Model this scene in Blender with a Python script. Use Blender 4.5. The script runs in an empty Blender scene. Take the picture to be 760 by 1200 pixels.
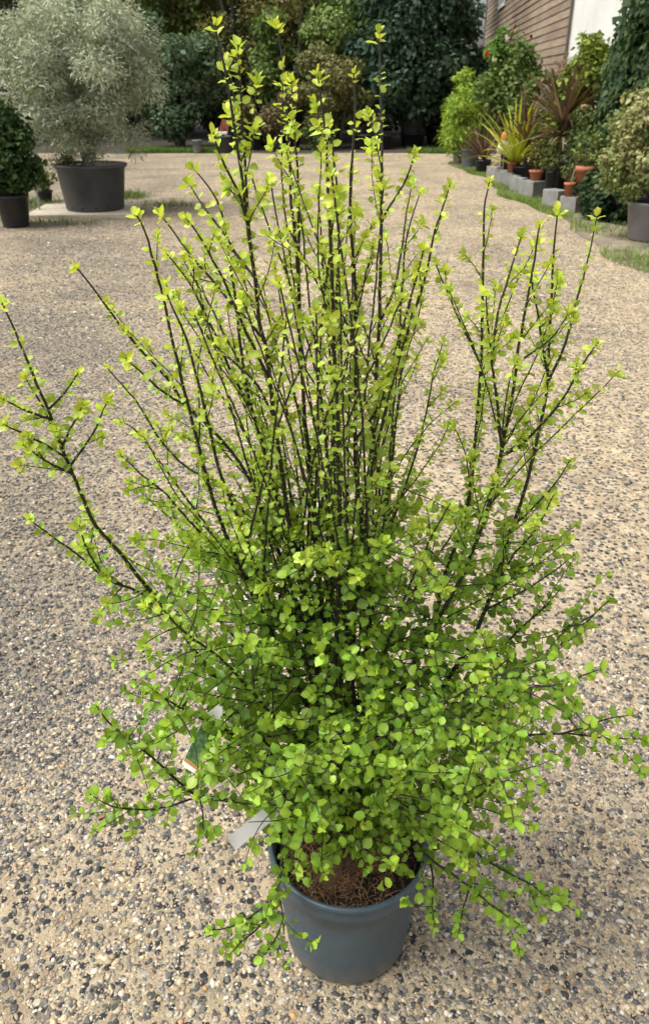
import bpy, math, random
import numpy as np
from mathutils import Vector, Matrix
from mathutils.bvhtree import BVHTree

# ------------------------------------------------------------------ camera, sky, sun, exposure
scene = bpy.context.scene
C = scene.collection
CAM_H, PITCH, FOC = 1.55, math.radians(28.2), 940.0      # focal length in pixels of a 1200 px tall frame
cam_data = bpy.data.cameras.new('camera')
cam = bpy.data.objects.new('camera', cam_data); C.objects.link(cam)
cam.location = (0, 0, CAM_H); cam.rotation_euler = (math.pi/2 - PITCH, 0, 0)
cam_data.sensor_fit = 'VERTICAL'; cam_data.sensor_height = 36; cam_data.lens = FOC/1200*36
cam_data.clip_start = 0.05; cam_data.clip_end = 500
cam_data.dof.use_dof = True; cam_data.dof.focus_distance = 1.15; cam_data.dof.aperture_fstop = 12.5
scene.camera = cam

SUN_EL, SUN_AZ = math.radians(60), math.radians(-108)       # azimuth from +Y towards +X
world = bpy.data.worlds.new('World'); scene.world = world; world.use_nodes = True
wn = world.node_tree; bg = wn.nodes['Background']
sky = wn.nodes.new('ShaderNodeTexSky'); sky.sky_type = 'NISHITA'; sky.sun_disc = False
sky.sun_elevation = SUN_EL; sky.sun_rotation = SUN_AZ
sky.dust_density = 5.0; sky.air_density = 1.0; sky.ozone_density = 1.0
hs = wn.nodes.new('ShaderNodeHueSaturation'); hs.inputs['Saturation'].default_value = 0.18   # cloud cover takes the blue out
wn.links.new(sky.outputs[0], hs.inputs['Color']); wn.links.new(hs.outputs[0], bg.inputs['Color'])
bg.inputs['Strength'].default_value = 0.115
sun_d = bpy.data.lights.new('sun', 'SUN'); sun_d.energy = 1.5; sun_d.angle = math.radians(30); sun_d.color = (1, .95, .87)
sun_o = bpy.data.objects.new('sun', sun_d); C.objects.link(sun_o)
sv = Vector((math.sin(SUN_AZ)*math.cos(SUN_EL), math.cos(SUN_AZ)*math.cos(SUN_EL), math.sin(SUN_EL)))
sun_o.rotation_euler = sv.to_track_quat('Z', 'Y').to_euler()
vs = scene.view_settings
vs.view_transform = 'Standard'; vs.look = 'None'; vs.gamma = 1; vs.use_curve_mapping = False
vs.exposure = 1.0

rng = np.random.default_rng(7)
random.seed(7)

# ------------------------------------------------------------------ helpers
def ray_point(px, py, Y):
    """point seen at a photograph position, at a chosen distance Y down the yard"""
    u, v = (px-380)/FOC, (600-py)/FOC
    c, s = math.cos(PITCH), math.sin(PITCH)
    d = np.array([u, c+v*s, -s+v*c])
    return np.array([0, 0, CAM_H]) + d*(Y/d[1])
def ground_point(px, py, z=0.0):
    u, v = (px-380)/FOC, (600-py)/FOC
    c, s = math.cos(PITCH), math.sin(PITCH)
    d = np.array([u, c+v*s, -s+v*c])
    return np.array([0, 0, CAM_H]) + d*((z-CAM_H)/d[2])
def depth_of(p): return p[1]*math.cos(PITCH) + (CAM_H-p[2])*math.sin(PITCH)
def project(P):
    P = np.atleast_2d(P); c, s = math.cos(PITCH), math.sin(PITCH)
    dz = P[:, 2]-CAM_H
    w = P[:, 1]*c - dz*s; v = P[:, 1]*s + dz*c
    return 380+FOC*P[:, 0]/w, 600-FOC*v/w, w

def set_props(o, label=None, cat=None, group=None, kind=None):
    if label: o['label'] = label
    if cat: o['category'] = cat
    if group: o['group'] = group
    if kind: o['kind'] = kind
    return o
def thing(name, label, cat, loc=(0, 0, 0), rz=0, group=None):
    o = bpy.data.objects.new(name, None); C.objects.link(o)
    o.location = tuple(loc); o.rotation_euler = (0, 0, rz); o.empty_display_size = .1
    return set_props(o, label, cat, group)
def world_of(o):
    W = o.matrix_basis.copy()
    if o.parent: W = world_of(o.parent) @ o.matrix_parent_inverse @ W
    return W
def link(name, me, mat, parent=None, local=False):
    """local=False: mesh data is in world space although the parent is placed elsewhere"""
    o = bpy.data.objects.new(name, me); C.objects.link(o)
    if mat and len(me.materials) == 0: me.materials.append(mat)
    if parent is not None:
        o.parent = parent
        if not local:
            o.matrix_parent_inverse = world_of(parent).inverted()
    return o
def npmesh(name, V, F, col=None, smooth=False):
    V = np.asarray(V, dtype=np.float32).reshape(-1, 3); F = np.asarray(F, dtype=np.int32)
    me = bpy.data.meshes.new(name)
    me.vertices.add(len(V)); me.vertices.foreach_set('co', V.ravel())
    k = F.shape[1]; me.loops.add(F.size); me.polygons.add(len(F))
    me.loops.foreach_set('vertex_index', F.ravel())
    me.polygons.foreach_set('loop_start', np.arange(0, F.size, k, dtype=np.int32))
    if smooth: me.polygons.foreach_set('use_smooth', np.ones(len(F), dtype=bool))
    me.update(calc_edges=True)
    if col is not None:
        a = me.color_attributes.new('Col', 'FLOAT_COLOR', 'POINT')
        cc = np.ones((len(V), 4), dtype=np.float32); cc[:, :3] = col
        a.data.foreach_set('color', cc.ravel())
    return me
class MB:
    """collects polygons of mixed size for one small mesh"""
    def __init__(s): s.v = []; s.f = []; s.sm = []
    def add(s, V, F, smooth=False):
        b = len(s.v); s.v += [tuple(p) for p in V]; s.f += [tuple(i+b for i in f) for f in F]; s.sm += [smooth]*len(F)
    def box(s, c, d, M=None):
        V = [Vector((x*d[0]/2, y*d[1]/2, z*d[2]/2)) for x in (-1, 1) for y in (-1, 1) for z in (-1, 1)]
        if M: V = [M @ v for v in V]
        V = [v+Vector(c) for v in V]
        s.add(V, [(0, 1, 3, 2), (4, 6, 7, 5), (0, 4, 5, 1), (2, 3, 7, 6), (0, 2, 6, 4), (1, 5, 7, 3)])
    def lathe(s, prof, seg=40, c=(0, 0, 0), sx=1, sy=1, smooth=True):
        V = []; n = len(prof)
        for i in range(seg):
            a = 2*math.pi*i/seg
            for r, z in prof: V.append((c[0]+r*sx*math.cos(a), c[1]+r*sy*math.sin(a), c[2]+z))
        F = []
        for i in range(seg):
            j = (i+1) % seg
            for k in range(n-1): F.append((i*n+k, j*n+k, j*n+k+1, i*n+k+1))
        s.add(V, F, smooth)
    def disc(s, r, z, seg=40, c=(0, 0, 0), up=True):
        V = [(c[0]+r*math.cos(2*math.pi*i/seg), c[1]+r*math.sin(2*math.pi*i/seg), c[2]+z) for i in range(seg)]
        F = [tuple(range(seg))] if up else [tuple(reversed(range(seg)))]
        s.add(V, F)
    def tube(s, P, R, n=6):
        V, F = tube_arrays(np.array(P, float), np.array(R, float), n)
        s.add(V.tolist(), F.tolist(), True)
        e = len(s.v)-n; b = len(s.v)-len(V)
        s.f.append(tuple(range(e, e+n))); s.sm.append(False); s.f.append(tuple(reversed(range(b, b+n)))); s.sm.append(False)
    def mesh(s, name, bevel=0):
        me = bpy.data.meshes.new(name); me.from_pydata(s.v, [], s.f); me.update()
        me.polygons.foreach_set('use_smooth', s.sm)
        if bevel:
            import bmesh
            bm = bmesh.new(); bm.from_mesh(me)
            bmesh.ops.bevel(bm, geom=bm.edges[:], offset=bevel, segments=2, profile=.5, affect='EDGES')
            bm.to_mesh(me); bm.free()
        return me
def tube_arrays(P, R, n=6):
    T = np.gradient(P, axis=0); T /= np.linalg.norm(T, axis=1, keepdims=True)+1e-9
    ref = np.array([0.31, .9, .2]) if abs(T[0, 1]) < .9 else np.array([1., .1, 0])
    A = np.cross(T, ref); A /= np.linalg.norm(A, axis=1, keepdims=True)+1e-9
    B = np.cross(T, A)
    a = np.arange(n)*2*math.pi/n
    V = P[:, None] + R[:, None, None]*(np.cos(a)[None, :, None]*A[:, None] + np.sin(a)[None, :, None]*B[:, None])
    m = len(P); i = np.arange(m-1)[:, None]*n; j = np.arange(n)[None]
    k = (j+1) % n
    F = np.stack([i+j, i+k, i+n+k, i+n+j], -1).reshape(-1, 4)
    return V.reshape(-1, 3), F
def unit(a): return a/(np.linalg.norm(a, axis=-1, keepdims=True)+1e-9)
def smooth_path(P, step):
    """Catmull-Rom through the points, resampled"""
    P = np.asarray(P, float)
    if len(P) == 2: P = np.array([P[0], P.mean(0), P[1]])
    Q = np.vstack([2*P[0]-P[1], P, 2*P[-1]-P[-2]]); out = []
    for i in range(len(P)-1):
        p0, p1, p2, p3 = Q[i:i+4]
        m = max(2, int(np.linalg.norm(p2-p1)/step))
        for t in np.arange(m)/m:
            out.append(.5*((2*p1)+(-p0+p2)*t+(2*p0-5*p1+4*p2-p3)*t*t+(-p0+3*p1-3*p2+p3)*t**3))
    out.append(P[-1]); return np.array(out)
def scatter(T, F, pos, ax, ay, az, size, width=None):
    """copies of a template mesh (k,3): local x = width, y = length, z = normal"""
    if width is None: width = size
    V = pos[:, None] + (T[None, :, 0, None]*width[:, None, None])*ax[:, None] + (T[None, :, 1, None]*size[:, None, None])*ay[:, None] \
        + (T[None, :, 2, None]*size[:, None, None])*az[:, None]
    n, k = len(pos), len(T)
    FF = (F[None]+(np.arange(n)*k)[:, None, None]).reshape(-1, F.shape[1])
    return V.reshape(-1, 3), FF

# ------------------------------------------------------------------ materials
def new_mat(name):
    m = bpy.data.materials.new(name); m.use_nodes = True
    nt = m.node_tree; b = nt.nodes['Principled BSDF']
    return m, nt, b
def N(nt, t, **kw):
    n = nt.nodes.new(t)
    for k, v in kw.items(): setattr(n, k, v)
    return n
def tex_coord(nt, which='Object'): return N(nt, 'ShaderNodeTexCoord').outputs[which]
def noise(nt, vec, scale, detail=4, rough=.55):
    n = N(nt, 'ShaderNodeTexNoise'); n.inputs['Scale'].default_value = scale; n.inputs['Detail'].default_value = detail
    n.inputs['Roughness'].default_value = rough; nt.links.new(vec, n.inputs['Vector']); return n
def ramp(nt, fac, stops, interp='LINEAR'):
    r = N(nt, 'ShaderNodeValToRGB'); r.color_ramp.interpolation = interp
    e = r.color_ramp.elements
    while len(e) < len(stops): e.new(.5)
    for q, (p, c) in zip(e, stops): q.position = p; q.color = (*c, 1)
    nt.links.new(fac, r.inputs[0]); return r.outputs[0]
def mix(nt, fac, a, b, mode='MIX'):
    m = N(nt, 'ShaderNodeMix', data_type='RGBA', blend_type=mode)
    if isinstance(fac, (int, float)): m.inputs[0].default_value = fac
    else: nt.links.new(fac, m.inputs[0])
    for s, i in ((a, 6), (b, 7)):
        if isinstance(s, tuple): m.inputs[i].default_value = (*s, 1)
        else: nt.links.new(s, m.inputs[i])
    return m.outputs[2]
def bump(nt, b, h, strength, dist):
    n = N(nt, 'ShaderNodeBump'); n.inputs['Strength'].default_value = strength; n.inputs['Distance'].default_value = dist
    nt.links.new(h, n.inputs['Height']); nt.links.new(n.outputs[0], b.inputs['Normal']); return n
def plain(name, c, rough=.6, var=.25, scale=12, bmp=.2, bdist=.002, metal=0):
    m, nt, b = new_mat(name)
    n = noise(nt, tex_coord(nt), scale)
    lo = tuple(x*(1-var) for x in c); hi = tuple(min(1, x*(1+var)) for x in c)
    nt.links.new(ramp(nt, n.outputs[0], [(.3, lo), (.7, hi)]), b.inputs['Base Color'])
    b.inputs['Roughness'].default_value = rough; b.inputs['Metallic'].default_value = metal
    n2 = noise(nt, tex_coord(nt), scale*6)
    if bmp: bump(nt, b, n2.outputs[0], bmp, bdist)
    return m
def leaf_mat(name, transl=.35, rough=.45, source='Col', spec=.4):
    m, nt, b = new_mat(name)
    if source == 'Col':
        a = N(nt, 'ShaderNodeAttribute', attribute_name='Col').outputs['Color']
    else:
        a = mix(nt, 1.0, N(nt, 'ShaderNodeObjectInfo').outputs['Color'], N(nt, 'ShaderNodeAttribute', attribute_name='Col').outputs['Color'], 'MULTIPLY')
    nt.links.new(a, b.inputs['Base Color']); b.inputs['Roughness'].default_value = rough
    b.inputs['Specular IOR Level'].default_value = spec
    t = N(nt, 'ShaderNodeBsdfTranslucent')
    tc = mix(nt, 1.0, a, (1.0, .95, .45), 'MULTIPLY'); nt.links.new(tc, t.inputs['Color'])
    ms = N(nt, 'ShaderNodeMixShader'); ms.inputs[0].default_value = transl
    nt.links.new(b.outputs[0], ms.inputs[1]); nt.links.new(t.outputs[0], ms.inputs[2])
    nt.links.new(ms.outputs[0], nt.nodes['Material Output'].inputs['Surface'])
    return m
def col_mat(name, rough=.8, bmp=0.3, scale=200, bdist=.001):
    m, nt, b = new_mat(name)
    a = N(nt, 'ShaderNodeAttribute', attribute_name='Col').outputs['Color']
    n = noise(nt, tex_coord(nt), scale, 3)
    c = mix(nt, 1.0, a, ramp(nt, n.outputs[0], [(.3, (.72, .72, .72)), (.7, (1.15, 1.13, 1.1))]), 'MULTIPLY')
    nt.links.new(c, b.inputs['Base Color']); b.inputs['Roughness'].default_value = rough
    if bmp: bump(nt, b, n.outputs[0], bmp, bdist)
    return m

M = {}
M['leaf'] = leaf_mat('shrub_leaf', .42, .38)
M['leaf_piece'] = leaf_mat('shrub_leaf_piece', .42, .38, 'Object')
M['bgleaf'] = leaf_mat('background_leaf', .25, .6, spec=.25)
M['gloss_leaf'] = leaf_mat('glossy_leaf', .22, .6, spec=.15)
M['bark'] = plain('shrub_bark', (.022, .016, .014), .6, .35, 60, .4, .0008)
M['tree_bark'] = plain('tree_bark', (.09, .075, .06), .9, .4, 14, .8, .02)
M['olive_bark'] = plain('olive_bark', (.20, .175, .14), .9, .35, 14, .8, .02)
M['concrete'] = plain('concrete', (.21, .21, .195), .9, .2, 9, .5, .004)
M['slab'] = plain('stone_slab', (.42, .37, .28), .9, .2, 5, .4, .004)
M['terracotta'] = plain('terracotta', (.42, .15, .075), .8, .18, 10, .2, .002)
M['black_pot'] = plain('black_plastic', (.016, .017, .019), .45, .3, 8, .15, .002)
M['dim_pot'] = plain('dim_plastic', (.05, .052, .056), .5, .25, 5, .15, .002)
M['grey_pot'] = plain('grey_plastic', (.11, .12, .13), .6, .25, 5, .15, .002)
M['mauve_pot'] = plain('mauve_plastic', (.17, .155, .165), .6, .2, 5, .15, .002)
M['metal'] = plain('galvanised_metal', (.36, .38, .40), .4, .15, 20, .05, .001, .8)
M['trim'] = plain('dark_trim', (.10, .085, .07), .8, .2, 6)
M['white'] = plain('white_plastic', (.78, .78, .76), .5, .05, 10, .05)
M['frame_white'] = plain('white_frame', (.74, .74, .74), .5, .06, 10, .05)
M['soil'] = plain('potting_soil', (.028, .019, .013), .95, .5, 40, 1, .006)
M['coir'] = plain('coir', (.15, .08, .042), .95, .5, 120, 1, .004)
M['fibre'] = col_mat('coir_fibre', .9, 0)

# ------------------------------------------------------------------ ground
def stony_band(x, y):
    f = np.maximum(y-2, 0)
    return np.exp(-((x+.95+.27*f)/(.42+.17*f))**2)*np.clip((y-1.1)/.6, 0, 1)
def pebble_density(x, y):
    """how much loose stone lies on the sand: wheel tracks, heaps at the left, bare lanes"""
    d = .55 + .16*np.sin(2.1*x+.7*y+.4) + .13*np.sin(3.7*x-1.9*y+1.3) + .09*np.sin(7.3*x+4.1*y) + .07*np.sin(11*x-8*y+2)
    d = .52+1.9*(d-.55)
    d = d + .45*stony_band(x, y)                                             # stony band on the left
    d = d - .28*np.exp(-((x-.85-.03*y)/.40)**2)*np.clip((y-1.4)/.8, 0, 1)   # worn lane on the right
    d = d - .20*np.exp(-((x+.33+.02*y)/.16)**2)*np.clip((y-.7)/.5, 0, 1)
    return np.clip(d, .16, 1)

def ground_material():
    m, nt, b = new_mat('gravel_yard')
    co = tex_coord(nt, 'Object')
    # sand, fines
    big = noise(nt, co, .9, 5); mid = noise(nt, co, 9, 5); fine = noise(nt, co, 240, 3, .7)
    sand = ramp(nt, mid.outputs[0], [(.3, (.37, .295, .19)), (.5, (.50, .405, .268)), (.72, (.60, .50, .345))])
    sand = mix(nt, .6, sand, ramp(nt, fine.outputs[0], [(.25, (.45, .45, .45)), (.5, (1, 1, 1)), (.75, (1.35, 1.3, 1.2))]), 'MULTIPLY')
    # stones too small or too far to model
    vo = N(nt, 'ShaderNodeTexVoronoi'); vo.inputs['Scale'].default_value = 62; nt.links.new(co, vo.inputs['Vector'])
    sep = N(nt, 'ShaderNodeSeparateColor'); nt.links.new(vo.outputs['Color'], sep.inputs[0])
    mott = noise(nt, co, 17, 5, .7)
    stone = ramp(nt, sep.outputs[0], [(0, (.045, .047, .05)), (.28, (.12, .12, .115)), (.5, (.24, .21, .17)), (.72, (.42, .32, .21)), (.95, (.58, .52, .43))], 'CONSTANT')
    # density of stones: noise in the same lanes
    dn = noise(nt, co, 1.3, 4)
    ad = N(nt, 'ShaderNodeMath', operation='ADD'); nt.links.new(dn.outputs[0], ad.inputs[0]); nt.links.new(sep.outputs[1], ad.inputs[1])
    th = N(nt, 'ShaderNodeMapRange'); th.inputs[1].default_value = .72; th.inputs[2].default_value = .80; nt.links.new(ad.outputs[0], th.inputs[0])
    edge = N(nt, 'ShaderNodeMapRange'); edge.inputs[1].default_value = .62; edge.inputs[2].default_value = .45; nt.links.new(vo.outputs['Distance'], edge.inputs[0])
    mask = N(nt, 'ShaderNodeMath', operation='MULTIPLY'); nt.links.new(th.outputs[0], mask.inputs[0]); nt.links.new(edge.outputs[0], mask.inputs[1])
    c = mix(nt, mask.outputs[0], sand, stone)
    c = mix(nt, .75, c, ramp(nt, mott.outputs[0], [(.32, (.58, .58, .60)), (.5, (1, 1, 1)), (.7, (1.16, 1.13, 1.08))]), 'MULTIPLY')
    xyz = N(nt, 'ShaderNodeSeparateXYZ'); nt.links.new(co, xyz.inputs[0])
    def mth(op, a, b=None):
        n_ = N(nt, 'ShaderNodeMath', operation=op)
        for k_, v_ in enumerate((a, b)):
            if v_ is None: continue
            if isinstance(v_, (int, float)): n_.inputs[k_].default_value = v_
            else: nt.links.new(v_, n_.inputs[k_])
        return n_.outputs[0]
    f_ = mth('MAXIMUM', mth('SUBTRACT', xyz.outputs[1], 2.0), 0.0)
    u_ = mth('DIVIDE', mth('ADD', mth('ADD', xyz.outputs[0], .95), mth('MULTIPLY', f_, .27)), mth('ADD', mth('MULTIPLY', f_, .17), .42))
    band = mth('POWER', 2.718, mth('MULTIPLY', mth('MULTIPLY', u_, u_), -1.0))
    band = mth('MULTIPLY', band, mth('MINIMUM', mth('MULTIPLY', dn.outputs[0], 1.5), 1.0))
    c = mix(nt, band, c, mix(nt, 1.0, c, (.60, .62, .66), 'MULTIPLY'))          # greyer stone in the same band
    patch = ramp(nt, big.outputs[0], [(.32, (.66, .67, .70)), (.52, (1, 1, 1)), (.72, (1.14, 1.10, 1.02))])
    c = mix(nt, .8, c, patch, 'MULTIPLY')
    nt.links.new(c, b.inputs['Base Color']); b.inputs['Roughness'].default_value = .92; b.inputs['Specular IOR Level'].default_value = .25
    inv = N(nt, 'ShaderNodeMath', operation='MULTIPLY_ADD'); inv.inputs[1].default_value = 1.0
    nt.links.new(mask.outputs[0], inv.inputs[0]); nt.links.new(fine.outputs[0], inv.inputs[2])
    bump(nt, b, inv.outputs[0], .9, .007)
    return m
# one sheet, finer near the camera so that it can undulate a little
xs = np.concatenate([np.linspace(-120, -4, 18), np.linspace(-3.8, 3.8, 140), np.linspace(4, 120, 18)])
ys = np.concatenate([np.linspace(-60, -.5, 12), np.linspace(-.3, 6, 130), np.linspace(6.2, 24, 60), np.linspace(26, 160, 12)])
def ground_z(x, y):
    f = np.clip(1-np.abs(y-2.2)/5, 0, 1)*np.clip(1-np.abs(x)/3.6, 0, 1)
    near_pot = np.clip((np.hypot(x-.042, y-1.057)-.16)/.25, 0, 1)
    return f*near_pot*(.004*np.sin(5*x+3*y)+.003*np.sin(13*x-7*y)+.002*np.sin(23*x+19*y+1))
GX, GY = np.meshgrid(xs, ys)
Vg = np.stack([GX, GY, ground_z(GX, GY)], -1).reshape(-1, 3)
nx, ny = len(xs), len(ys)
ii = (np.arange(ny-1)[:, None]*nx+np.arange(nx-1)[None]).ravel()
Fg = np.stack([ii, ii+1, ii+nx+1, ii+nx], -1)
M['ground'] = ground_material()
set_props(link('ground', npmesh('ground', Vg, Fg, smooth=True), M['ground']), kind='structure')

# loose stones: real geometry near the camera
def ico(level):
    import bmesh
    bm = bmesh.new(); bmesh.ops.create_icosphere(bm, subdivisions=level, radius=.5)
    V = np.array([v.co[:] for v in bm.verts]); F = np.array([[v.index for v in f.verts] for f in bm.faces]); bm.free()
    return V, F
PAL = np.array([(.058, .059, .060), (.10, .10, .098), (.165, .163, .152), (.27, .245, .205), (.42, .335, .225), (.52, .425, .29), (.62, .57, .48), (.50, .30, .13)])
PW = np.array([.065, .09, .155, .20, .215, .195, .075, .006])
def make_gravel(name, y0, y1, per_m2, level, smin, smax, label, mean=.0066):
    W = .47*(y1*.88+.75)+.25
    n = int(per_m2*(y1-y0)*2*W)
    x = rng.uniform(-W, W, n); y = rng.uniform(y0, y1, n)
    keep = (np.abs(x) < .44*(y*.88+.75)+.22) & (np.hypot(x-.042, y-1.057) > .1185)
    keep &= rng.uniform(0, 1, n) < pebble_density(x, y)*np.clip(1.0-(y-2.2)/9.5, .12, 1)
    x, y = x[keep], y[keep]; n = len(x)
    s = np.clip(np.exp(rng.normal(math.log(mean), .40, n)), smin, smax)
    if level == 0:
        T = np.array([(.5, 0, 0), (-.5, 0, 0), (0, .5, 0), (0, -.5, 0), (0, 0, .5), (0, 0, -.5)]); F = np.array([(0, 2, 4), (2, 1, 4), (1, 3, 4), (3, 0, 4)])      # the buried half is left out
    else:
        T, F = ico(level); F = F[T[F][:, :, 2].max(1) > .05]
        used = np.unique(F); remap = np.zeros(len(T), int); remap[used] = np.arange(len(used)); T, F = T[used], remap[F]
    k = len(T)
    flat = rng.uniform(.4, .75, n); elong = rng.uniform(1.0, 1.75, n)
    a = rng.uniform(0, 6.283, n); tilt = rng.normal(0, .22, n)
    jit = 1+rng.normal(0, .13 if level > 1 else .17, (n, k))
    P = T[None]*jit[..., None]
    P = P*np.stack([elong, np.ones(n), flat], -1)[:, None]*s[:, None, None]
    # tilt about x then turn about z
    ct, st = np.cos(tilt)[:, None], np.sin(tilt)[:, None]
    P = np.stack([P[..., 0], P[..., 1]*ct-P[..., 2]*st, P[..., 1]*st+P[..., 2]*ct], -1)
    ca, sa = np.cos(a)[:, None], np.sin(a)[:, None]
    P = np.stack([P[..., 0]*ca-P[..., 1]*sa, P[..., 0]*sa+P[..., 1]*ca, P[..., 2]], -1)
    P[..., 0] += x[:, None]; P[..., 1] += y[:, None]
    P[..., 2] += (ground_z(x, y)+s*flat*rng.uniform(-.30, .20, n))[:, None]
    ci = rng.choice(len(PAL), n, p=PW/PW.sum())
    grey = rng.uniform(0, 1, n) < .6*stony_band(x, y)
    ci = np.where(grey, rng.choice(4, n, p=[.3, .3, .25, .15]), ci)
    col = PAL[ci]*rng.uniform(.8, 1.2, (n, 1))
    V = P.reshape(-1, 3); FF = (F[None]+(np.arange(n)*k)[:, None, None]).reshape(-1, 3)
    o = link(name, npmesh(name, V, FF, np.repeat(col, k, 0), smooth=False), M['pebble'])
    set_props(o, label, 'gravel', kind='stuff')
M['pebble'] = col_mat('pebble', .82, .5, 330, .0012)
make_gravel('gravel_grit', .55, 2.5, 26000, 0, .0022, .0062, 'fine tan grit between the pebbles around the shrub pot', .0040)
make_gravel('gravel', 5.6, 12.0, 1500, 0, .011, .028, 'scattered stones far down the yard towards the olive', .016)
make_gravel('gravel', .55, 1.75, 22000, 1, .0034, .0135, 'grey and tan pebbles bedded in sand around the shrub pot')
make_gravel('gravel', 1.75, 3.2, 9000, 1, .0046, .016, 'loose grey and tan stones across the yard beyond the shrub', .0070)
make_gravel('gravel', 3.2, 5.6, 6800, 0, .006, .018, 'stones scattered over the yard between the shrub and the olive', .0085)

# ------------------------------------------------------------------ the shrub in its pot
AX, AY = .046, 1.057
shrub = thing('potted_shrub', 'tall airy golden-green shrub with black stems in a slate blue pot', 'shrub', (AX, AY, 0))

def hero_pot_mat():
    m, nt, b = new_mat('slate_blue_plastic')
    co = tex_coord(nt)
    n = noise(nt, co, 7, 5); n2 = noise(nt, co, 60, 4)
    c = ramp(nt, n.outputs[0], [(.3, (.042, .066, .088)), (.6, (.060, .092, .117)), (.85, (.082, .113, .136))])
    sx = N(nt, 'ShaderNodeSeparateXYZ'); nt.links.new(co, sx.inputs[0])
    low = N(nt, 'ShaderNodeMapRange'); low.inputs[1].default_value = .075; low.inputs[2].default_value = .0; nt.links.new(sx.outputs[2], low.inputs[0])
    d = N(nt, 'ShaderNodeMath', operation='MULTIPLY'); nt.links.new(low.outputs[0], d.inputs[0]); nt.links.new(n2.outputs[0], d.inputs[1])
    c = mix(nt, ramp(nt, n2.outputs[0], [(.58, (0, 0, 0)), (.74, (.14, .14, .14))]), c, (.24, .22, .19))   # scuffs
    c = mix(nt, d.outputs[0], c, (.20, .165, .12))                       # splashed dust near the ground
    nt.links.new(c, b.inputs['Base Color'])
    nt.links.new(ramp(nt, n2.outputs[0], [(.3, (.36,)*3), (.7, (.52,)*3)]), b.inputs['Roughness'])
    bump(nt, b, n2.outputs[0], .12, .002); return m
M['hero_pot'] = hero_pot_mat()
mb = MB()
# outer wall, from the foot up to the collar, then the inside
mb.lathe([(.0, .004), (.112, .004), (.117, .012), (.119, .02), (.1245, .09), (.131, .17), (.1345, .222), (.1395, .2265), (.1408, .236), (.1428, .266),
          (.1405, .268), (.1365, .262), (.134, .225), (.128, .14), (.0, .14)], 72, (AX, AY, 0), 1.035, 1.035)
pot = link('pot', mb.mesh('pot'), M['hero_pot'], shrub)
mb = MB()
mb.lathe([(.1405, .260), (.1450, .2625), (.1480, .2665), (.1485, .2715), (.146, .2755), (.141, .276), (.1385, .270), (.1385, .260)], 72, (AX, AY, 0), 1.035, 1.035)
link('rim', mb.mesh('rim'), M['hero_pot'], pot)
# soil, root ball, coir
def blob(cx, cy, cz, rx, ry, rz, nz, seed, sub=4, floor=None):
    import bmesh
    bm = bmesh.new(); bmesh.ops.create_icosphere(bm, subdivisions=sub, radius=1)
    from mathutils import noise as mn
    V = []
    for v in bm.verts:
        p = v.co.copy(); k = 1+nz*mn.noise(p*1.7+Vector((seed, 0, 0)))+nz*.6*mn.noise(p*5+Vector((0, seed, 0)))
        q = Vector((cx+p.x*rx*k, cy+p.y*ry*k, cz+p.z*rz*k))
        V.append(q)
    F = [[w.index for w in f.verts] for f in bm.faces]; bm.free()
    mb = MB(); mb.add(V, F, True); return mb
S = []
nr, na = 14, 60
for i in range(nr+1):
    for j in range(na):
        r = .1365*i/nr; a = j*2*math.pi/na
        z = .243+.008*math.sin(9*r*30+3*a)*.4+rng.normal(0, .0022) - .010*(i/nr)**3
        S.append((AX+r*math.cos(a), AY+r*math.sin(a), z))
F = [(i*na+j, i*na+(j+1) % na, (i+1)*na+(j+1) % na, (i+1)*na+j) for i in range(nr) for j in range(na)]
mb = MB(); mb.add(S, F, True)
soil = link('soil', mb.mesh('soil'), M['soil'], shrub)
link('root_ball', blob(AX-.026, AY-.052, .238, .050, .045, .036, .45, 3).mesh('root_ball'), M['coir'], shrub)
link('root_ball', blob(AX+.045, AY+.005, .240, .055, .05, .030, .25, 8).mesh('root_ball'), M['coir'], shrub)
fv, ff, fc = [], [], []
for i in range(900):
    a = rng.uniform(0, 6.283); rr = .133*math.sqrt(rng.uniform(.2, 1))
    if math.sin(a) > .55 and rng.uniform() < .6: continue
    p = np.array([AX+rr*math.cos(a), AY+rr*math.sin(a), .246-.008*(rr/.13)**3+rng.uniform(0, .006)])
    if np.hypot(p[0]-AX+.026, p[1]-AY+.052) < .05: p[2] = .258+rng.uniform(0, .022)*(1-np.hypot(p[0]-AX+.026, p[1]-AY+.052)/.05)
    th = rng.uniform(0, 6.283); L = rng.uniform(.008, .026); k = rng.normal(0, 60)
    pts = []
    for t in np.linspace(0, 1, 5):
        pts.append(p+np.array([math.cos(th+k*L*t*.5)*L*t, math.sin(th+k*L*t*.5)*L*t, .006*math.sin(3.1*t)-.002*t]))
    pts = np.array(pts)
    rad = np.hypot(pts[:, 0]-AX, pts[:, 1]-AY)
    if rad.max() > .134: continue
    V, Fq = tube_arrays(pts, np.full(5, rng.uniform(.0004, .0008)), 3)
    ff.append(Fq+sum(len(x) for x in fv)); fv.append(V); fc.append(np.repeat(np.array([[.32, .18, .09]])*rng.uniform(.5, 1.4), len(V), 0))
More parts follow.
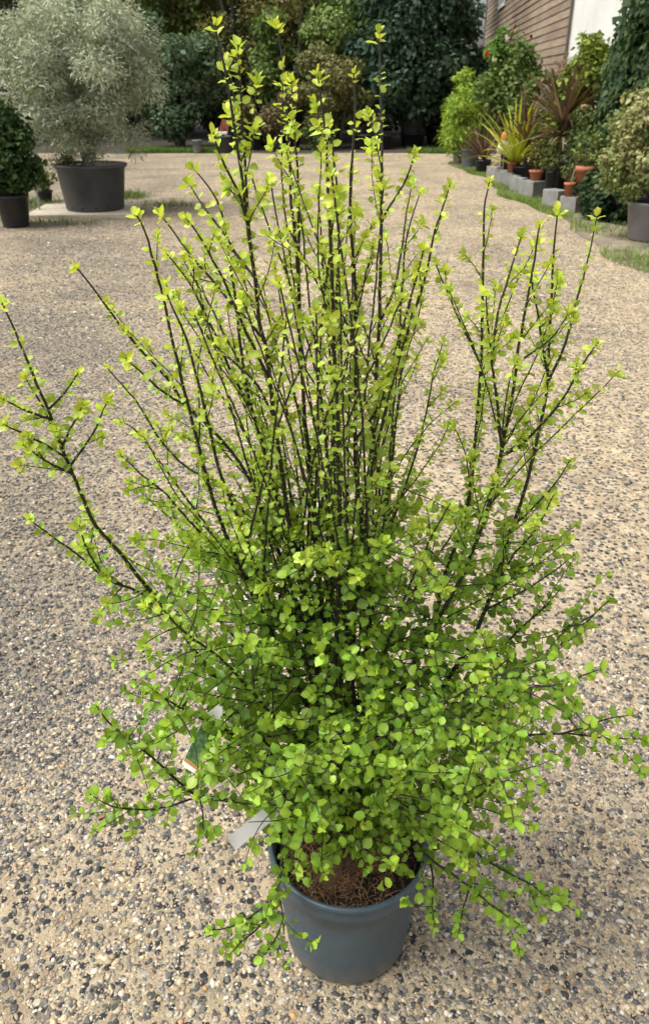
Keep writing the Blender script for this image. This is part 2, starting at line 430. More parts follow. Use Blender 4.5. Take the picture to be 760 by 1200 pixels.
for (bx0, by0, bz0, rx0, ry0, rz0) in ((AX-.026, AY-.052, .238, .052, .047, .037), (AX+.045, AY+.005, .240, .057, .052, .031)):
    for i in range(330):
        a = rng.uniform(0, 6.283); e = math.acos(rng.uniform(.05, 1)); th = rng.uniform(0, 6.283); L = rng.uniform(.15, .55); pts = []
        for t in np.linspace(0, 1, 5):
            a2 = a+L*t*math.cos(th)/max(.3, math.sin(e)); e2 = e+L*t*math.sin(th)
            k = 1.0+.10*rng.uniform(0, 1)
            pts.append((bx0+rx0*k*math.sin(e2)*math.cos(a2), by0+ry0*k*math.sin(e2)*math.sin(a2), bz0+rz0*k*math.cos(e2)))
        pts = np.array(pts)
        if np.hypot(pts[:, 0]-AX, pts[:, 1]-AY).max() > .134: continue
        V, Fq = tube_arrays(pts, np.full(5, rng.uniform(.0004, .0008)), 3)
        ff.append(Fq+sum(len(x) for x in fv)); fv.append(V); fc.append(np.repeat(np.array([[.32, .18, .09]])*rng.uniform(.4, 1.5), len(V), 0))
o = link('coir_fibre', npmesh('coir_fibre', np.vstack(fv), np.vstack(ff), np.vstack(fc)), M['fibre'], shrub); o['kind'] = 'stuff'

# --- traced skeleton: (points from tip to base in photograph positions, distance of the tip, parent)
BASE = (396, 985)
def to_base(*p): return list(p)
STEMS = {   # name: ([tip ... base], tip distance, parent stem or None)
 'a': ([(252,25),(254,42),(262,75),(270,117),(276,162),(284,212),(291,275),(300,337),(303,375),(310,402),(315,435),(320,480),(325,520),(331,560),(338,611),(349,659),(359,707),(367,751),(377,800),(390,890)], .97, None),
 'b': ([(279,52),(282,112),(285,160),(288,207),(291,262),(298,320)], 1.0, 'a'),
 'c': ([(324,30),(330,65),(334,95),(336,140),(339,188),(341,238),(347,292),(350,342),(351,385),(352,420),(355,455),(357,492),(364,560),(371,640),(378,720),(385,800),(394,890)], 1.10, None),
 'd': ([(341,95),(344,132),(346,170),(349,212),(350,262),(351,330)], 1.04, 'c'),
 'e': ([(372,88),(376,120),(382,170),(384,212),(387,287),(389,330),(391,385),(392,430),(395,480),(396,530),(397,575),(398,640),(395,720),(393,800),(398,890)], .90, None),
 'f': ([(384,138),(390,175),(394,212),(396,250),(397,285),(395,340),(392,400)], .95, 'e'),
 'g': ([(414,84),(416,120),(415,155),(412,187),(410,237),(412,285),(416,330),(416,380),(417,430),(416,480),(416,517),(417,555),(423,611),(427,656),(433,697),(428,770),(412,880)], .99, None),
 'h': ([(443,38),(445,75),(446,125),(447,175),(447,225),(446,287),(445,330),(444,380),(441,430),(440,467),(438,505),(435,550),(430,600),(421,680),(410,760),(402,880)], 1.14, None),
 'i': ([(527,216),(515,254),(507,279),(499,320),(486,364),(470,410),(460,445),(445,475),(420,517)], .93, 'g'),
 'j': ([(486,180),(472,217),(450,252),(447,262)], 1.07, 'h'),
 'k': ([(482,214),(475,257),(470,292),(465,325),(457,350),(445,380)], 1.2, 'h'),
 'l': ([(492,225),(480,262),(474,290),(472,330),(468,362),(470,385),(470,430),(467,467),(462,505),(457,555),(448,630),(432,710),(413,800),(402,890)], 1.26, None),
 'm': ([(519,400),(508,437),(502,469),(494,506),(486,535),(470,582),(447,650),(424,740)], 1.22, 'l'),
 'n': ([(573,212),(567,247),(566,295),(565,352),(564,405),(561,459),(557,510),(551,570),(541,618),(524,666),(507,728),(488,772),(448,860),(418,925)], 1.12, None),
 'o': ([(510,307),(512,315),(527,349),(540,380),(564,424)], 1.15, 'n'),
 'p': ([(569,346),(572,390),(578,440),(583,484),(586,528)], .94, 'q'),
 'q': ([(632,262),(622,326),(616,358),(608,402),(602,446),(597,478),(589,516),(584,544),(576,576),(565,615),(551,652),(541,676),(505,740),(462,822),(425,905)], .97, None),
 'r': ([(652,248),(648,295),(646,336),(644,383),(642,427),(640,459),(633,494),(625,532),(616,568),(607,598),(595,629),(582,676),(563,728),(546,763),(500,832),(455,895),(420,940)], 1.06, None),
 's': ([(699,252),(686,314),(673,358),(662,402),(645,453)], 1.12, 'r'),
 't': ([(622,318),(624,340),(629,364),(635,405),(641,434)], 1.0, 'r'),
 'u': ([(701,400),(682,427),(664,459),(645,485),(626,506),(606,525),(589,538)], .93, 'q'),
 'v': ([(612,272),(600,310),(587,352),(580,383),(576,425)], 1.0, 'p'),
 'w': ([(666,367),(650,392),(635,405),(606,430)], 1.0, 'q'),
 'x': ([(3,355),(17,387),(30,417),(43,450),(57,480),(68,513),(82,547),(97,583),(113,617),(137,643),(163,677),(180,697),(208,731),(225,758),(243,782),(260,806),(277,830),(312,872),(350,918),(384,960)], .84, None),
 'y': ([(88,312),(97,322),(117,348),(140,380),(160,404),(180,426),(197,445),(215,470),(245,500),(265,522),(287,552),(312,610),(342,690),(370,780),(390,880)], 1.06, None),
 'z': ([(125,430),(157,467),(172,490),(185,512),(202,532),(222,550),(262,571),(300,622),(336,690),(362,760),(386,870)], 1.20, None),
 'aa': ([(160,252),(170,272),(181,310),(189,340),(196,370),(202,400),(210,430),(215,455),(225,492),(232,520),(240,550),(256,605),(290,684),(332,770),(374,870)], .93, None),
 'ab': ([(196,345),(207,370),(217,392),(225,422),(235,460),(245,500),(252,532),(262,567),(285,621),(301,669),(318,707),(338,738),(359,780),(386,890)], .88, None),
 'ac': ([(187,250),(202,270),(222,297),(232,310),(252,332),(272,357),(292,377),(310,402)], 1.06, 'a'),
 'ad': ([(217,255),(230,272),(245,297),(265,335),(280,372),(300,412),(316,442)], .92, 'a'),
 'ae': ([(226,197),(247,222),(260,250),(266,290),(272,325),(277,362),(280,392),(285,430),(290,460),(300,497),(310,530),(317,560),(340,640),(362,725),(384,830)], 1.12, None),
 'af': ([(221,214),(240,245),(260,270),(276,297),(292,330)], 1.06, 'a'),
 'ag': ([(250,155),(257,180),(270,207),(282,232),(289,262)], .92, 'a'),
 'ah': ([(195,297),(212,317),(225,337),(240,367),(252,392),(265,422),(275,445),(292,478)], 1.02, 'ae'),
 'ai': ([(215,305),(232,335),(250,365),(262,392),(280,425),(291,455)], 1.16, 'ae'),
 'aj': ([(207,345),(232,380),(252,405),(277,427),(302,452),(322,490)], 1.06, 'a'),
 'ak': ([(147,420),(172,442),(192,460),(222,482)], .93, 'y'),
 'al': ([(140,494),(157,502),(172,520),(190,545),(205,565),(217,582),(262,644),(312,725),(356,808),(388,905)], 1.16, None),
 'am': ([(140,532),(165,555),(195,579),(205,591),(239,628),(277,663),(320,716),(352,770)], .95, 'al'),
 'an': ([(163,575),(208,615),(246,652),(282,690),(330,745)], 1.22, 'al'),
 'ao': ([(113,827),(132,851),(157,870),(179,888),(204,911),(233,933),(274,939),(309,947),(350,960),(384,972)], .96, None),
 'ap': ([(106,931),(132,945),(170,949),(201,944),(233,934)], .93, 'ao'),
 'aq': ([(176,806),(204,825),(239,844),(267,857),(290,876),(305,904),(345,945),(384,970)], .86, None),
 'ar': ([(268,1119),(287,1100),(305,1085),(322,1062),(327,1035),(332,1000),(345,962),(378,960)], .80, None),
 'as': ([(246,1090),(268,1087),(288,1078),(312,1058),(328,1030)], .82, 'ar'),
 'at': ([(307,1122),(320,1104),(331,1078),(330,1045)], .79, 'ar'),
 'au': ([(676,1069),(627,1040),(589,1019),(561,1002),(533,962),(495,935),(430,940)], .86, None),
 'av': ([(610,1085),(582,1066),(556,1045),(528,1023),(502,1005),(478,975),(430,950)], .80, None),
 'aw': ([(509,1087),(506,1062),(507,1030),(505,1008)], .80, 'av'),
 'ax': ([(537,1094),(541,1070),(548,1042)], .80, 'av'),
 'ay': ([(756,866),(708,865),(665,860),(610,862),(552,868),(482,885),(425,925)], 1.0, None),
 'az': ([(714,703),(702,713),(685,731),(664,748),(644,766),(618,774),(583,786),(505,825),(430,900)], 1.12, None),
 'ba': ([(704,784),(682,792),(656,802),(612,806),(583,809),(505,852),(428,915)], .93, None),
 'bb': ([(676,614),(659,627),(636,650),(607,673),(578,694)], 1.12, 'r'),
 'bc': ([(656,690),(638,711),(612,734),(592,754),(550,790)], 1.0, 'az'),
 'bd': ([(667,540),(650,566),(624,595),(603,616)], 1.0, 'r'),
 'be': ([(648,580),(627,621),(598,655),(560,700)], .95, 'r'),
 'bf': ([(741,838),(712,842),(685,852),(655,862)], .98, 'ay'),
 'bg': ([(33,606),(53,623),(80,642),(107,663),(127,680),(165,695),(208,735)], .90, 'x'),
 'bh': ([(93,615),(102,643),(117,668),(140,686)], .88, 'bg'),
 'bi': ([(92,436),(75,462),(59,482)], .88, 'x'),
 'bj': ([(97,476),(84,500),(72,519)], .87, 'x'),
 'bk': ([(127,468),(108,510),(83,545)], .90, 'x'),
 'bl': ([(2,467),(32,482),(60,494)], .83, 'x'),
 'bm': ([(2,496),(40,514),(74,532)], .86, 'x'),
 'bn': ([(27,521),(54,540),(82,555)], .84, 'x'),
 'bo': ([(30,443),(50,475),(70,520),(85,560)], .88, 'x'),
 'bp': ([(672,650),(650,668),(617,690),(580,715)], 1.05, 'r'),
 'bq': ([(598,770),(560,800),(505,835),(440,890)], .80, None),
 'br': ([(600,872),(585,905),(552,938),(500,945),(440,945)], .74, None),
 'bs': ([(560,860),(552,900),(530,930),(480,945),(430,950)], .70, None),
 'bt': ([(345,880),(350,920),(372,950),(395,960)], .74, None),
 'bu': ([(470,890),(462,925),(440,950),(415,955)], .72, None),
 'bv': ([(225,1000),(236,977),(238,955),(236,936)], .93, 'ao'),
 'bw': ([(560,560),(545,600),(520,640),(480,700),(440,790),(412,890)], 1.28, None),
 'bx': ([(128,640),(160,660),(200,680),(250,720),(310,790),(380,890)], 1.24, None),
 'by': ([(180,700),(215,740),(262,775),(312,830),(375,900)], .80, None),
 'bz': ([(527,590),(505,630),(478,690),(445,780),(412,880)], .90, None),
}
def build_order():
    done = []
    while len(done) < len(STEMS):
        for k, (p, y, par) in STEMS.items():
            if k not in done and (par is None or par in done): done.append(k)
    return done
stem_paths, stem_obj, stem_rad = {}, {}, {}
all_twigs = []          # (path, radius, kind, parent key)
for k in build_order():
    pts, ytip, par = STEMS[k]
    pts = list(pts)
    if par is None:
        pts.append((400+random.uniform(-9, 9), 985+random.uniform(-4, 8)))
        y0 = AY+random.uniform(-.025, .03)
    else:
        pp = stem_paths[par]; qx, qy, _ = project(pp)
        i = int(np.argmin((qx-pts[-1][0])**2+(qy-pts[-1][1])**2)); y0 = pp[i, 1]; pts[-1] = (qx[i], qy[i])
    pts = pts[::-1]; P2 = np.array(pts, float)
    L = np.concatenate([[0], np.cumsum(np.hypot(*np.diff(P2, axis=0).T))]); L /= L[-1]
    Yv = y0+(ytip-y0)*L**1.15
    P = np.array([ray_point(a, b, y) for (a, b), y in zip(pts, Yv)])
    if par is None: P[0, 2] = min(P[0, 2], .243)
    path = smooth_path(P, .012)
    path[1:-1] += rng.normal(0, .0003, path[1:-1].shape)
    stem_paths[k] = path
    length = np.linalg.norm(np.diff(path, axis=0), axis=1).sum()
    s = np.linspace(0, 1, len(path))
    if par is None:
        r0 = .0016+.0026*min(1, length/1.35)
        R = r0*(1-s)**.62+.0008
    else:
        r0 = min(.0024, .0008+.0028*length)
        R = r0*(1-s)**.7+.0007
    stem_rad[k] = R
    V, F = tube_arrays(path, R, 7)
    parent = shrub if par is None else stem_obj[par]
    if par is not None and STEMS[par][2] is not None:
        root = par
        while STEMS[root][2] is not None: root = STEMS[root][2]
        parent = stem_obj[root]
    stem_obj[k] = link('stem' if par is None else 'side_stem', npmesh('stem', V, F, smooth=True), M['bark'], parent)

# --- leaf templates: rounded, wavy-edged, folded a little along the midrib
def leaf_template(w, wav, cup, droop, seed, n=4):
    r = random.Random(seed)
    V = []; ph = r.uniform(0, 6)
    for i in range(n+1):
        t = (0, .20, .50, .80, 1)[i]
        hw = w*.5*(math.sin(math.pi*t**.9)**.5) if 0 < i < n else (.05*w if i == 0 else .02)
        zc = -droop*t*t+.02*math.sin(6*t+ph)
        V.append((-hw, .12+.88*t, zc+cup*hw*1.2+wav*math.sin(9*t+ph)*(1 if 0 < i < n else 0)))
        V.append((0, .12+.88*t, zc-.01))
        V.append((hw, .12+.88*t, zc+cup*hw*1.2+wav*math.sin(9*t+ph+1.9)*(1 if 0 < i < n else 0)))
    F = []
    for i in range(n):
        a = i*3
        F += [(a, a+1, a+4, a+3), (a+1, a+2, a+5, a+4)]
    b = len(V)                                    # leaf stalk
    V += [(-.02, 0, .0), (.02, 0, .0), (.02, .14, 0), (-.02, .14, 0)]; F.append((b, b+1, b+2, b+3))
    return np.array(V), np.array(F)
LT = [leaf_template(*a) for a in ((.76, .07, .30, .14, 1), (.86, .09, .15, .28, 2), (.68, .08, .45, .05, 3), (.80, .10, -.18, .32, 4), (.62, .05, .5, -.15, 5), (.90, .08, .25, .36, 6), (.50, .03, .35, .10, 7), (.58, .04, .2, .22, 8))]
RIB = [np.array([1.16 if abs(v[0]) < 1e-6 else .95 for v in T_[:-4]]+[.8]*4) for T_, F_ in LT]     # paler midrib
LV = []       # leaf records
def add_leaf(p, d, nrm, size, col, tpl):
    LV.append((p, d, nrm, size, col, tpl))
OLD, MID, YOUNG, TIP = (np.array(c) for c in ((.085, .185, .024), (.225, .385, .040), (.375, .54, .062), (.56, .65, .115)))
def mixc(a, b, t): return a*(1-t)+b*t
def leaf_colour(age, z):
    """age 0 = old wood, 1 = newest growth; the top of the shrub is all new growth"""
    top = min(1, max(0, (z-.84)/.55))
    c = mixc(OLD, MID, min(1, age*1.6)) if age < .62 else mixc(MID, YOUNG, (age-.62)/.38)
    c = mixc(c, mixc(YOUNG, TIP, .15+.85*age), top*.85)
    g = random.gauss(0, .15)
    return np.clip(c*(1+g)*np.array([1+random.gauss(0, .07), 1, 1+random.gauss(0, .15)]), .01, .85)
CAMP = np.array([0, 0, CAM_H])
def dress(path, size, spacing, s0, s1, side=.9, jitter=.5, z_age=0, rosette=True, phase=0, age0=.2, age1=1., skip=0.):
    """leaves spiralling along a stem from fraction s0 to s1, with a rosette at the tip"""
    seg = np.linalg.norm(np.diff(path, axis=0), axis=1); cum = np.concatenate([[0], np.cumsum(seg)]); Lt = cum[-1]
    T = unit(np.gradient(path, axis=0))
    d = s0*Lt; ang = phase
    while d < s1*Lt:
        i = min(len(path)-2, int(np.searchsorted(cum, d))-1); i = max(i, 0)
        f = (d-cum[i])/(seg[i]+1e-9); p = path[i]*(1-f)+path[i+1]*f; t = T[i]
        if random.random() >= skip:
            a = np.cross(t, [0.2, .1, 1.]); a = a/(np.linalg.norm(a)+1e-9); b = np.cross(t, a)
            out = a*math.cos(ang)+b*math.sin(ang)
            dr = out*side+t*random.uniform(.25, .8)+rng.normal(0, .25, 3); dr /= np.linalg.norm(dr)
            up = np.array([0, -.25, 1.0])+rng.normal(0, jitter, 3)
            nr = up-dr*np.dot(up, dr); nr /= np.linalg.norm(nr)+1e-9
            age = age0+(age1-age0)*(d/Lt)
            sz = size*random.uniform(.65, 1.2)
            add_leaf(p, dr, nr, sz, leaf_colour(age, p[2]), random.randrange(6))
        ang += 2.4+random.uniform(-.4, .4); d += spacing*random.uniform(.6, 1.4)
    if rosette:
        p, t = path[-1], T[-1]
        big = random.uniform(.8, 1.15)
        young = p[2] > .95
        for q in (range(random.randint(6, 9)) if young else range(3, 3+random.randint(3, 4))):
            ang += 2.4
            a = np.cross(t, [0.2, .4, .7]); a = a/(np.linalg.norm(a)+1e-9); b = np.cross(t, a)
            out = a*math.cos(ang)+b*math.sin(ang); f = q/8
            dr = t*(.35+1.0*f)+out*(1.0-.75*f)+rng.normal(0, .12, 3); dr /= np.linalg.norm(dr)
            nr = out*-1.0+t*.8+rng.normal(0, .25, 3); nr = nr-dr*np.dot(nr, dr); nr /= np.linalg.norm(nr)+1e-9
            c = leaf_colour(1.0 if young else random.uniform(.6, 1), p[2]+(.12 if young else 0))
            add_leaf(p-t*(1-f)*random.uniform(.004, .016), dr, nr, max(size, .0128 if young else .011)*(1.02 if young else .85)*big*random.uniform(.75, 1.25)*(1.05-.25*f), c, (6, 7, 2)[q % 3] if young else (0, 5, 1)[q % 3])

# dress the traced stems; short spurs with rosettes sit along the upper wood
twigs = {k: [] for k in STEMS}
def add_twig(k, i, direction, length, r=.0011, bend=.3, lift=.25):
    p = stem_paths[k][i]; d = np.array(direction, float); d /= np.linalg.norm(d)
    n = max(4, int(length/.014)); P = [p.copy()]; q = p.copy()
    w = rng.normal(0, bend, 3)
    for j in range(n):
        d = d+w*(1/n)+np.array([0, 0, lift])*(1/n)+rng.normal(0, .06, 3); d /= np.linalg.norm(d); q = q+d*(length/n); P.append(q.copy())
    P = np.array(P); twigs[k].append((P, r)); return P
for k, (pts, ytip, par) in STEMS.items():
    path = stem_paths[k]; z = path[:, 2]; n = len(path)
    low = z.max() < .82 and k not in ('by', 'bx')
    T = unit(np.gradient(path, axis=0))
    if low:
        dress(path, .0172, .0078, .30, .99, age0=.15, age1=.8, jitter=.45)
    else:
        iz = np.argmax(z > .62)/n if (z > .62).any() else .4
        dress(path, .0110, .0056, max(.12 if par else .25, iz*.8), .97, phase=random.uniform(0, 6), age0=.25, age1=.95, skip=.05)
    # spurs on the upper wood
    i = 0
    while i < n-4:
        zz = z[i]
        if zz > .95:
            if random.random() < .17 and i < n*.95:
                a = rng.normal(0, 1, 3); a -= T[i]*np.dot(a, T[i]); a = unit(a)
                L = min(random.uniform(.025, .12)*(1 if par is None else .7), .6*(n-i)*.012)
                P = add_twig(k, i, T[i]*random.uniform(.8, 1.3)+a*.75, L, .0009, .2, .15)
                dress(P, .0106, .0060, .15, .97, age0=.7, age1=1, jitter=.5)
        elif zz > .70:
            if random.random() < .34 and i < n*.95:
                a = rng.normal(0, 1, 3)*np.array([1, .9, .4]); a -= T[i]*np.dot(a, T[i]); a = unit(a)
                L = random.uniform(.05, .17)*(1 if par is None else .6)
                P = add_twig(k, i, T[i]*random.uniform(.4, .9)+a*.9, L, .0010, .3, .1)
                dress(P, .0142, .0078, .12, .98, age0=.25, age1=.9, jitter=.45)
        elif low:
            if random.random() < .42 and i > n*.30:
                a = rng.normal(0, 1, 3); a -= T[i]*np.dot(a, T[i]); a = unit(a)
                L = random.uniform(.025, .09)
                P = add_twig(k, i, T[i]*.7+a*.9, L, .0009, .3, -.1)
                dress(P, .0170, .0080, .1, .98, age0=.3, age1=.85, jitter=.45)
        i += 1

for _ in range(44):                     # thin straight leaders packed between the main stems
    k = ['a', 'c', 'e', 'g', 'h', 'l', 'ae', 'ab', 'c', 'e', 'g', 'aa'][_ % 12]
    path = stem_paths[k]; zz = path[:, 2]; i0 = int(np.argmax(zz > random.uniform(.55, .95)))
    if i0 == 0: continue
    tx, ty_ = random.uniform(205, 500), random.uniform(190, 400)
    ty_ += .45*abs(tx-350)-20
    e = ray_point(tx, ty_, 1.03+random.uniform(-.18, .22)); b0 = path[i0]
    m = b0*.5+e*.5+np.array([(b0[0]-e[0])*.12, 0, .03])+rng.normal(0, .012, 3)
    P = smooth_path([b0, m, e], .02); P[1:-1] += rng.normal(0, .0006, P[1:-1].shape); twigs[k].append((P, .0021))
    dress(P, .0108, .0075, .25, .97, age0=.3, age1=1, jitter=.5, skip=.15)
for _ in range(64):
    k = random.choice(['a', 'c', 'e', 'g', 'h', 'l', 'ae', 'aa', 'ab', 'y', 'n', 'q'] if _ < 54 else ['r', 'n', 'q'])
    path = stem_paths[k]; i = random.randrange(int(len(path)*.35), int(len(path)*.8)); T = unit(np.gradient(path, axis=0))
    if path[i, 2] < .75: continue
    a = rng.normal(0, 1, 3); a -= T[i]*np.dot(a, T[i]); a = unit(a)
    L = random.uniform(.12, .30)
    if path[i, 2]+L > path[-1, 2]-.05: L = max(.06, path[-1, 2]-.05-path[i, 2])
    P = add_twig(k, i, T[i]*1.0+a*random.uniform(.30, .6), L, .0013, .12, .25)
    dress(P, .0108, .0064, .1, .98, age0=.5, age1=1, jitter=.5)
# bushy skirt: leafy shoots all round the lower stems, kept inside the shrub's own outline
ENV = np.array([(560, 245, 575), (600, 225, 600), (650, 200, 635), (700, 195, 655), (750, 205, 672), (800, 195, 690), (850, 190, 690), (900, 185, 672),
                (940, 235, 630), (970, 300, 600), (1000, 318, 560), (1030, 325, 520), (1060, 330, 500)], float)
def inside(P, pad=0):
    x, y, w = project(P)
    lo = np.interp(y, ENV[:, 0], ENV[:, 1]); hi = np.interp(y, ENV[:, 0], ENV[:, 2])
    return (x > lo-pad) & (x < hi+pad) & (y < 1012)
mains = [k for k in STEMS if STEMS[k][2] is None]
made = 0; tries = 0
while made < 470 and tries < 12000:
    tries += 1
    k = random.choice(mains); path = stem_paths[k]
    i = random.randrange(2, len(path)-3); p = path[i]
    if not (.34 < p[2] < .98): continue
    if p[2] > .80 and random.random() < .35: continue
    out = np.array([p[0]-AX, p[1]-AY, 0]); out = out/(np.linalg.norm(out)+1e-6)*.5
    az = random.uniform(0, 6.283); out = out+np.array([math.cos(az), math.sin(az), 0])*.9
    if out[1] > 0 and random.random() < .40: out[1] *= -1        # denser towards the open side of the yard
    d = out+np.array([0, 0, random.uniform(-.25, .75)])
    L = random.uniform(.08, .26)*(1 if p[2] < .8 else .75)
    end = p+unit(d)*L
    if not inside(end)[0] or end[2] < .29: continue
    rr = math.hypot(end[0]-AX, end[1]-AY)
    if rr > np.interp(end[2], [.28, .36, .45, .6, .8, 1.0, 1.1], [.17, .25, .32, .36, .36, .31, .26]): continue
    P = add_twig(k, i, d, L, .0012, .45, .05)
    dress(P, .0168, .0092, .15, .98, age0=.12, age1=.9, jitter=.42)
    made += 1
# twig meshes: one sub-part per stem's set of shoots, each shoot its own object
for k, tw in twigs.items():
    root = k
    while STEMS[root][2] is not None: root = STEMS[root][2]
    for P, r in tw:
        V, F = tube_arrays(P, np.linspace(r, r*.5, len(P)), 5)
        link('twig', npmesh('twig', V, F, smooth=True), M['bark'], stem_obj[root])

# leaves: keep those that stand clear of the pot, pick the 300 that show largest as single parts, join the rest
Lp = np.array([l[0] for l in LV]); Ld = unit(np.array([l[1] for l in LV])); Ln = unit(np.array([l[2] for l in LV]))
Ls = np.array([l[3] for l in LV]); Lc = np.array([l[4] for l in LV]); Lt = np.array([l[5] for l in LV])
tipp = Lp+Ld*Ls[:, None]
rad = np.hypot(tipp[:, 0]-AX, tipp[:, 1]-AY)
qx, qy, qw = project(Lp+Ld*(Ls*.5)[:, None])
def clear_of(x0, y0, x1, y1, half, Ymax):
    t = np.clip(((qx-x0)*(x1-x0)+(qy-y0)*(y1-y0))/((x1-x0)**2+(y1-y0)**2), 0, 1)
    return ~((np.hypot(qx-x0-t*(x1-x0), qy-y0-t*(y1-y0)) < half) & (Lp[:, 1] < Ymax))
room = clear_of(221, 896, 236, 866, 8, .97) & clear_of(271, 987, 300, 960, 15, .97)      # leaves do not grow through the two tags
ok = (tipp[:, 2] > .262) | ((rad > .165) & (tipp[:, 2] > .02))
ok &= room
Lp, Ld, Ln, Ls, Lc, Lt = (a[ok] for a in (Lp, Ld, Ln, Ls, Lc, Lt))
Lx = np.cross(Ld, Ln)
nL = len(Lp)
polysV, polysF, base = [], [], 0
for t in range(8):
    m = np.where(Lt == t)[0]; V, F = scatter(*LT[t], Lp[m], Lx[m], Ld[m], Ln[m], Ls[m])
    polysV.append(V); polysF.append(F+base); base += len(V)
bvh = BVHTree.FromPolygons(np.vstack(polysV).tolist(), np.vstack(polysF).tolist())
cen = Lp+Ld*(Ls*.55)[:, None]
px, py, w = project(cen)
facing = np.abs((Ln*unit(CAMP-cen)).sum(1))
score = facing*(Ls/w)**2
vis = np.zeros(nL)
for i in np.argsort(-score)[:3500]:
    if not (0 < px[i] < 760 and 0 < py[i] < 1200): continue
    hits = 0
    for off in (-.28, 0, .28):
        q = cen[i]+Lx[i]*Ls[i]*off*.8
        d = q-CAMP; dist = np.linalg.norm(d)
        h = bvh.ray_cast(Vector(CAMP), Vector(d/dist), dist-.004)
        hits += h[0] is None
    vis[i] = hits/3
pick = np.argsort(-(score*vis))[:300]
single = np.zeros(nL, bool); single[pick] = True
tm = []
for t in range(8):
    me = npmesh('leaf', LT[t][0], LT[t][1], np.repeat(RIB[t][:, None], 3, 1), smooth=True); me.materials.append(M['leaf_piece']); tm.append(me)
inv = Matrix.Translation((AX, AY, 0)).inverted()
for i in pick:
    o = bpy.data.objects.new('leaf', tm[Lt[i]]); C.objects.link(o); o.parent = shrub
    Mx = Matrix.Identity(4); s = Ls[i]
    for r in range(3): Mx[r][0] = Lx[i][r]*s; Mx[r][1] = Ld[i][r]*s; Mx[r][2] = Ln[i][r]*s; Mx[r][3] = Lp[i][r]
    o.matrix_basis = inv @ Mx; o.color = (*Lc[i], 1)
VV, FF, CC, base = [], [], [], 0
for t in range(8):
    m = np.where((Lt == t) & ~single)[0]
    V, F = scatter(*LT[t], Lp[m], Lx[m], Ld[m], Ln[m], Ls[m])
    VV.append(V); FF.append(F+base); CC.append((Lc[m][:, None]*RIB[t][None, :, None]).reshape(-1, 3)); base += len(V)
o = link('foliage', npmesh('foliage', np.vstack(VV), np.vstack(FF), np.vstack(CC), smooth=True), M['leaf'], shrub); o['kind'] = 'stuff'
print('hero leaves', nL, 'twigs', sum(len(v) for v in twigs.values()))

# ------------------------------------------------------------------ label and strip hanging in the shrub
def label_picture():
    m, nt, b = new_mat('label_picture')
    co = tex_coord(nt); v = N(nt, 'ShaderNodeTexVoronoi'); v.inputs['Scale'].default_value = 420; nt.links.new(co, v.inputs['Vector'])
    n = noise(nt, co, 160, 4)
    c = ramp(nt, n.outputs[0], [(.3, (.01, .05, .02)), (.5, (.05, .16, .04)), (.7, (.20, .34, .12))])
    c = mix(nt, .35, c, ramp(nt, v.outputs['Distance'], [(0, (.35, .5, .2)), (.6, (.02, .06, .02))]))
    nt.links.new(c, b.inputs['Base Color']); b.inputs['Roughness'].default_value = .3; return m
M['label_picture'] = label_picture()
M['label_orange'] = plain('label_orange', (.52, .24, .06), .35, .15, 60, 0)
A0 = ray_point(221, 902, .90); A1 = ray_point(258, 828, .925)
ln = np.linalg.norm(A1-A0); ey = (A1-A0)/ln; view = unit(CAMP-A0); ex = unit(np.cross(ey, view)); ez = np.cross(ex, ey)
ex = unit(ex+.15*ez); ez = np.cross(ex, ey)
wd = .029
Rm = Matrix(((ex[0], ey[0], ez[0]), (ex[1], ey[1], ez[1]), (ex[2], ey[2], ez[2])))
lab = thing('plant_label', 'long plant label with green picture and orange band among the leaves', 'plant label', A0)
def label_piece(name, pts, z0, z1, mat, parent):
    mb = MB(); n = len(pts)
    V = [Vector(A0)+Rm @ Vector((x, y, z0)) for x, y in pts]+[Vector(A0)+Rm @ Vector((x, y, z1)) for x, y in pts]
    mb.add(V, [tuple(reversed(range(n))), tuple(range(n, 2*n))]+[(i, (i+1) % n, n+(i+1) % n, n+i) for i in range(n)])
    return link(name, mb.mesh(name), mat, parent)
h = wd/2
card = label_piece('card', [(-h*.5, 0), (h*.7, 0), (h, .006), (h, ln*.8), (h*.25, ln*1.02), (-h*.25, ln*1.02), (-h, ln*.8), (-h, .007)], 0, .0006, M['white'], lab)
label_piece('picture', [(-h*.92, .016), (h*.92, .0125), (h*.92, ln*.82), (-h*.92, ln*.82)], .0007, .0009, M['label_picture'], card)
label_piece('band', [(-h*.92, .0095), (h*.92, .007), (h*.92, .0121), (-h*.92, .0156)], .0007, .0009, M['label_orange'], card)
# pale strip bent over the pot edge
strip = MB()
Pc = smooth_path([ray_point(333, 938, .985), ray_point(312, 956, .968), ray_point(291, 973, .952), ray_point(271, 989, .937)], .008)
Tt = unit(np.gradient(Pc, axis=0)); sw = unit(np.cross(Tt, unit(CAMP-Pc[0])))
n = len(Pc); V = []
for i in range(n):
    for s_, th in ((-1, 0), (1, 0), (1, .0007), (-1, .0007)):
        V.append(Pc[i]+sw[i]*s_*.0125+unit(CAMP-Pc[0])*th)
F = []
for i in range(n-1):
    for q in range(4): F.append((i*4+q, i*4+(q+1) % 4, i*4+4+(q+1) % 4, i*4+4+q))
F += [(3, 2, 1, 0), (n*4-4, n*4-3, n*4-2, n*4-1)]
strip.add(V, F, False)
mm, nt, b = new_mat('milky_plastic'); b.inputs['Base Color'].default_value = (.60, .60, .57, 1); b.inputs['Roughness'].default_value = .4; b.inputs['Transmission Weight'].default_value = .45
so = link('label_strip', strip.mesh('label_strip'), mm)
set_props(so, 'blank milky plastic strip sticking out beside the blue pot', 'label strip')

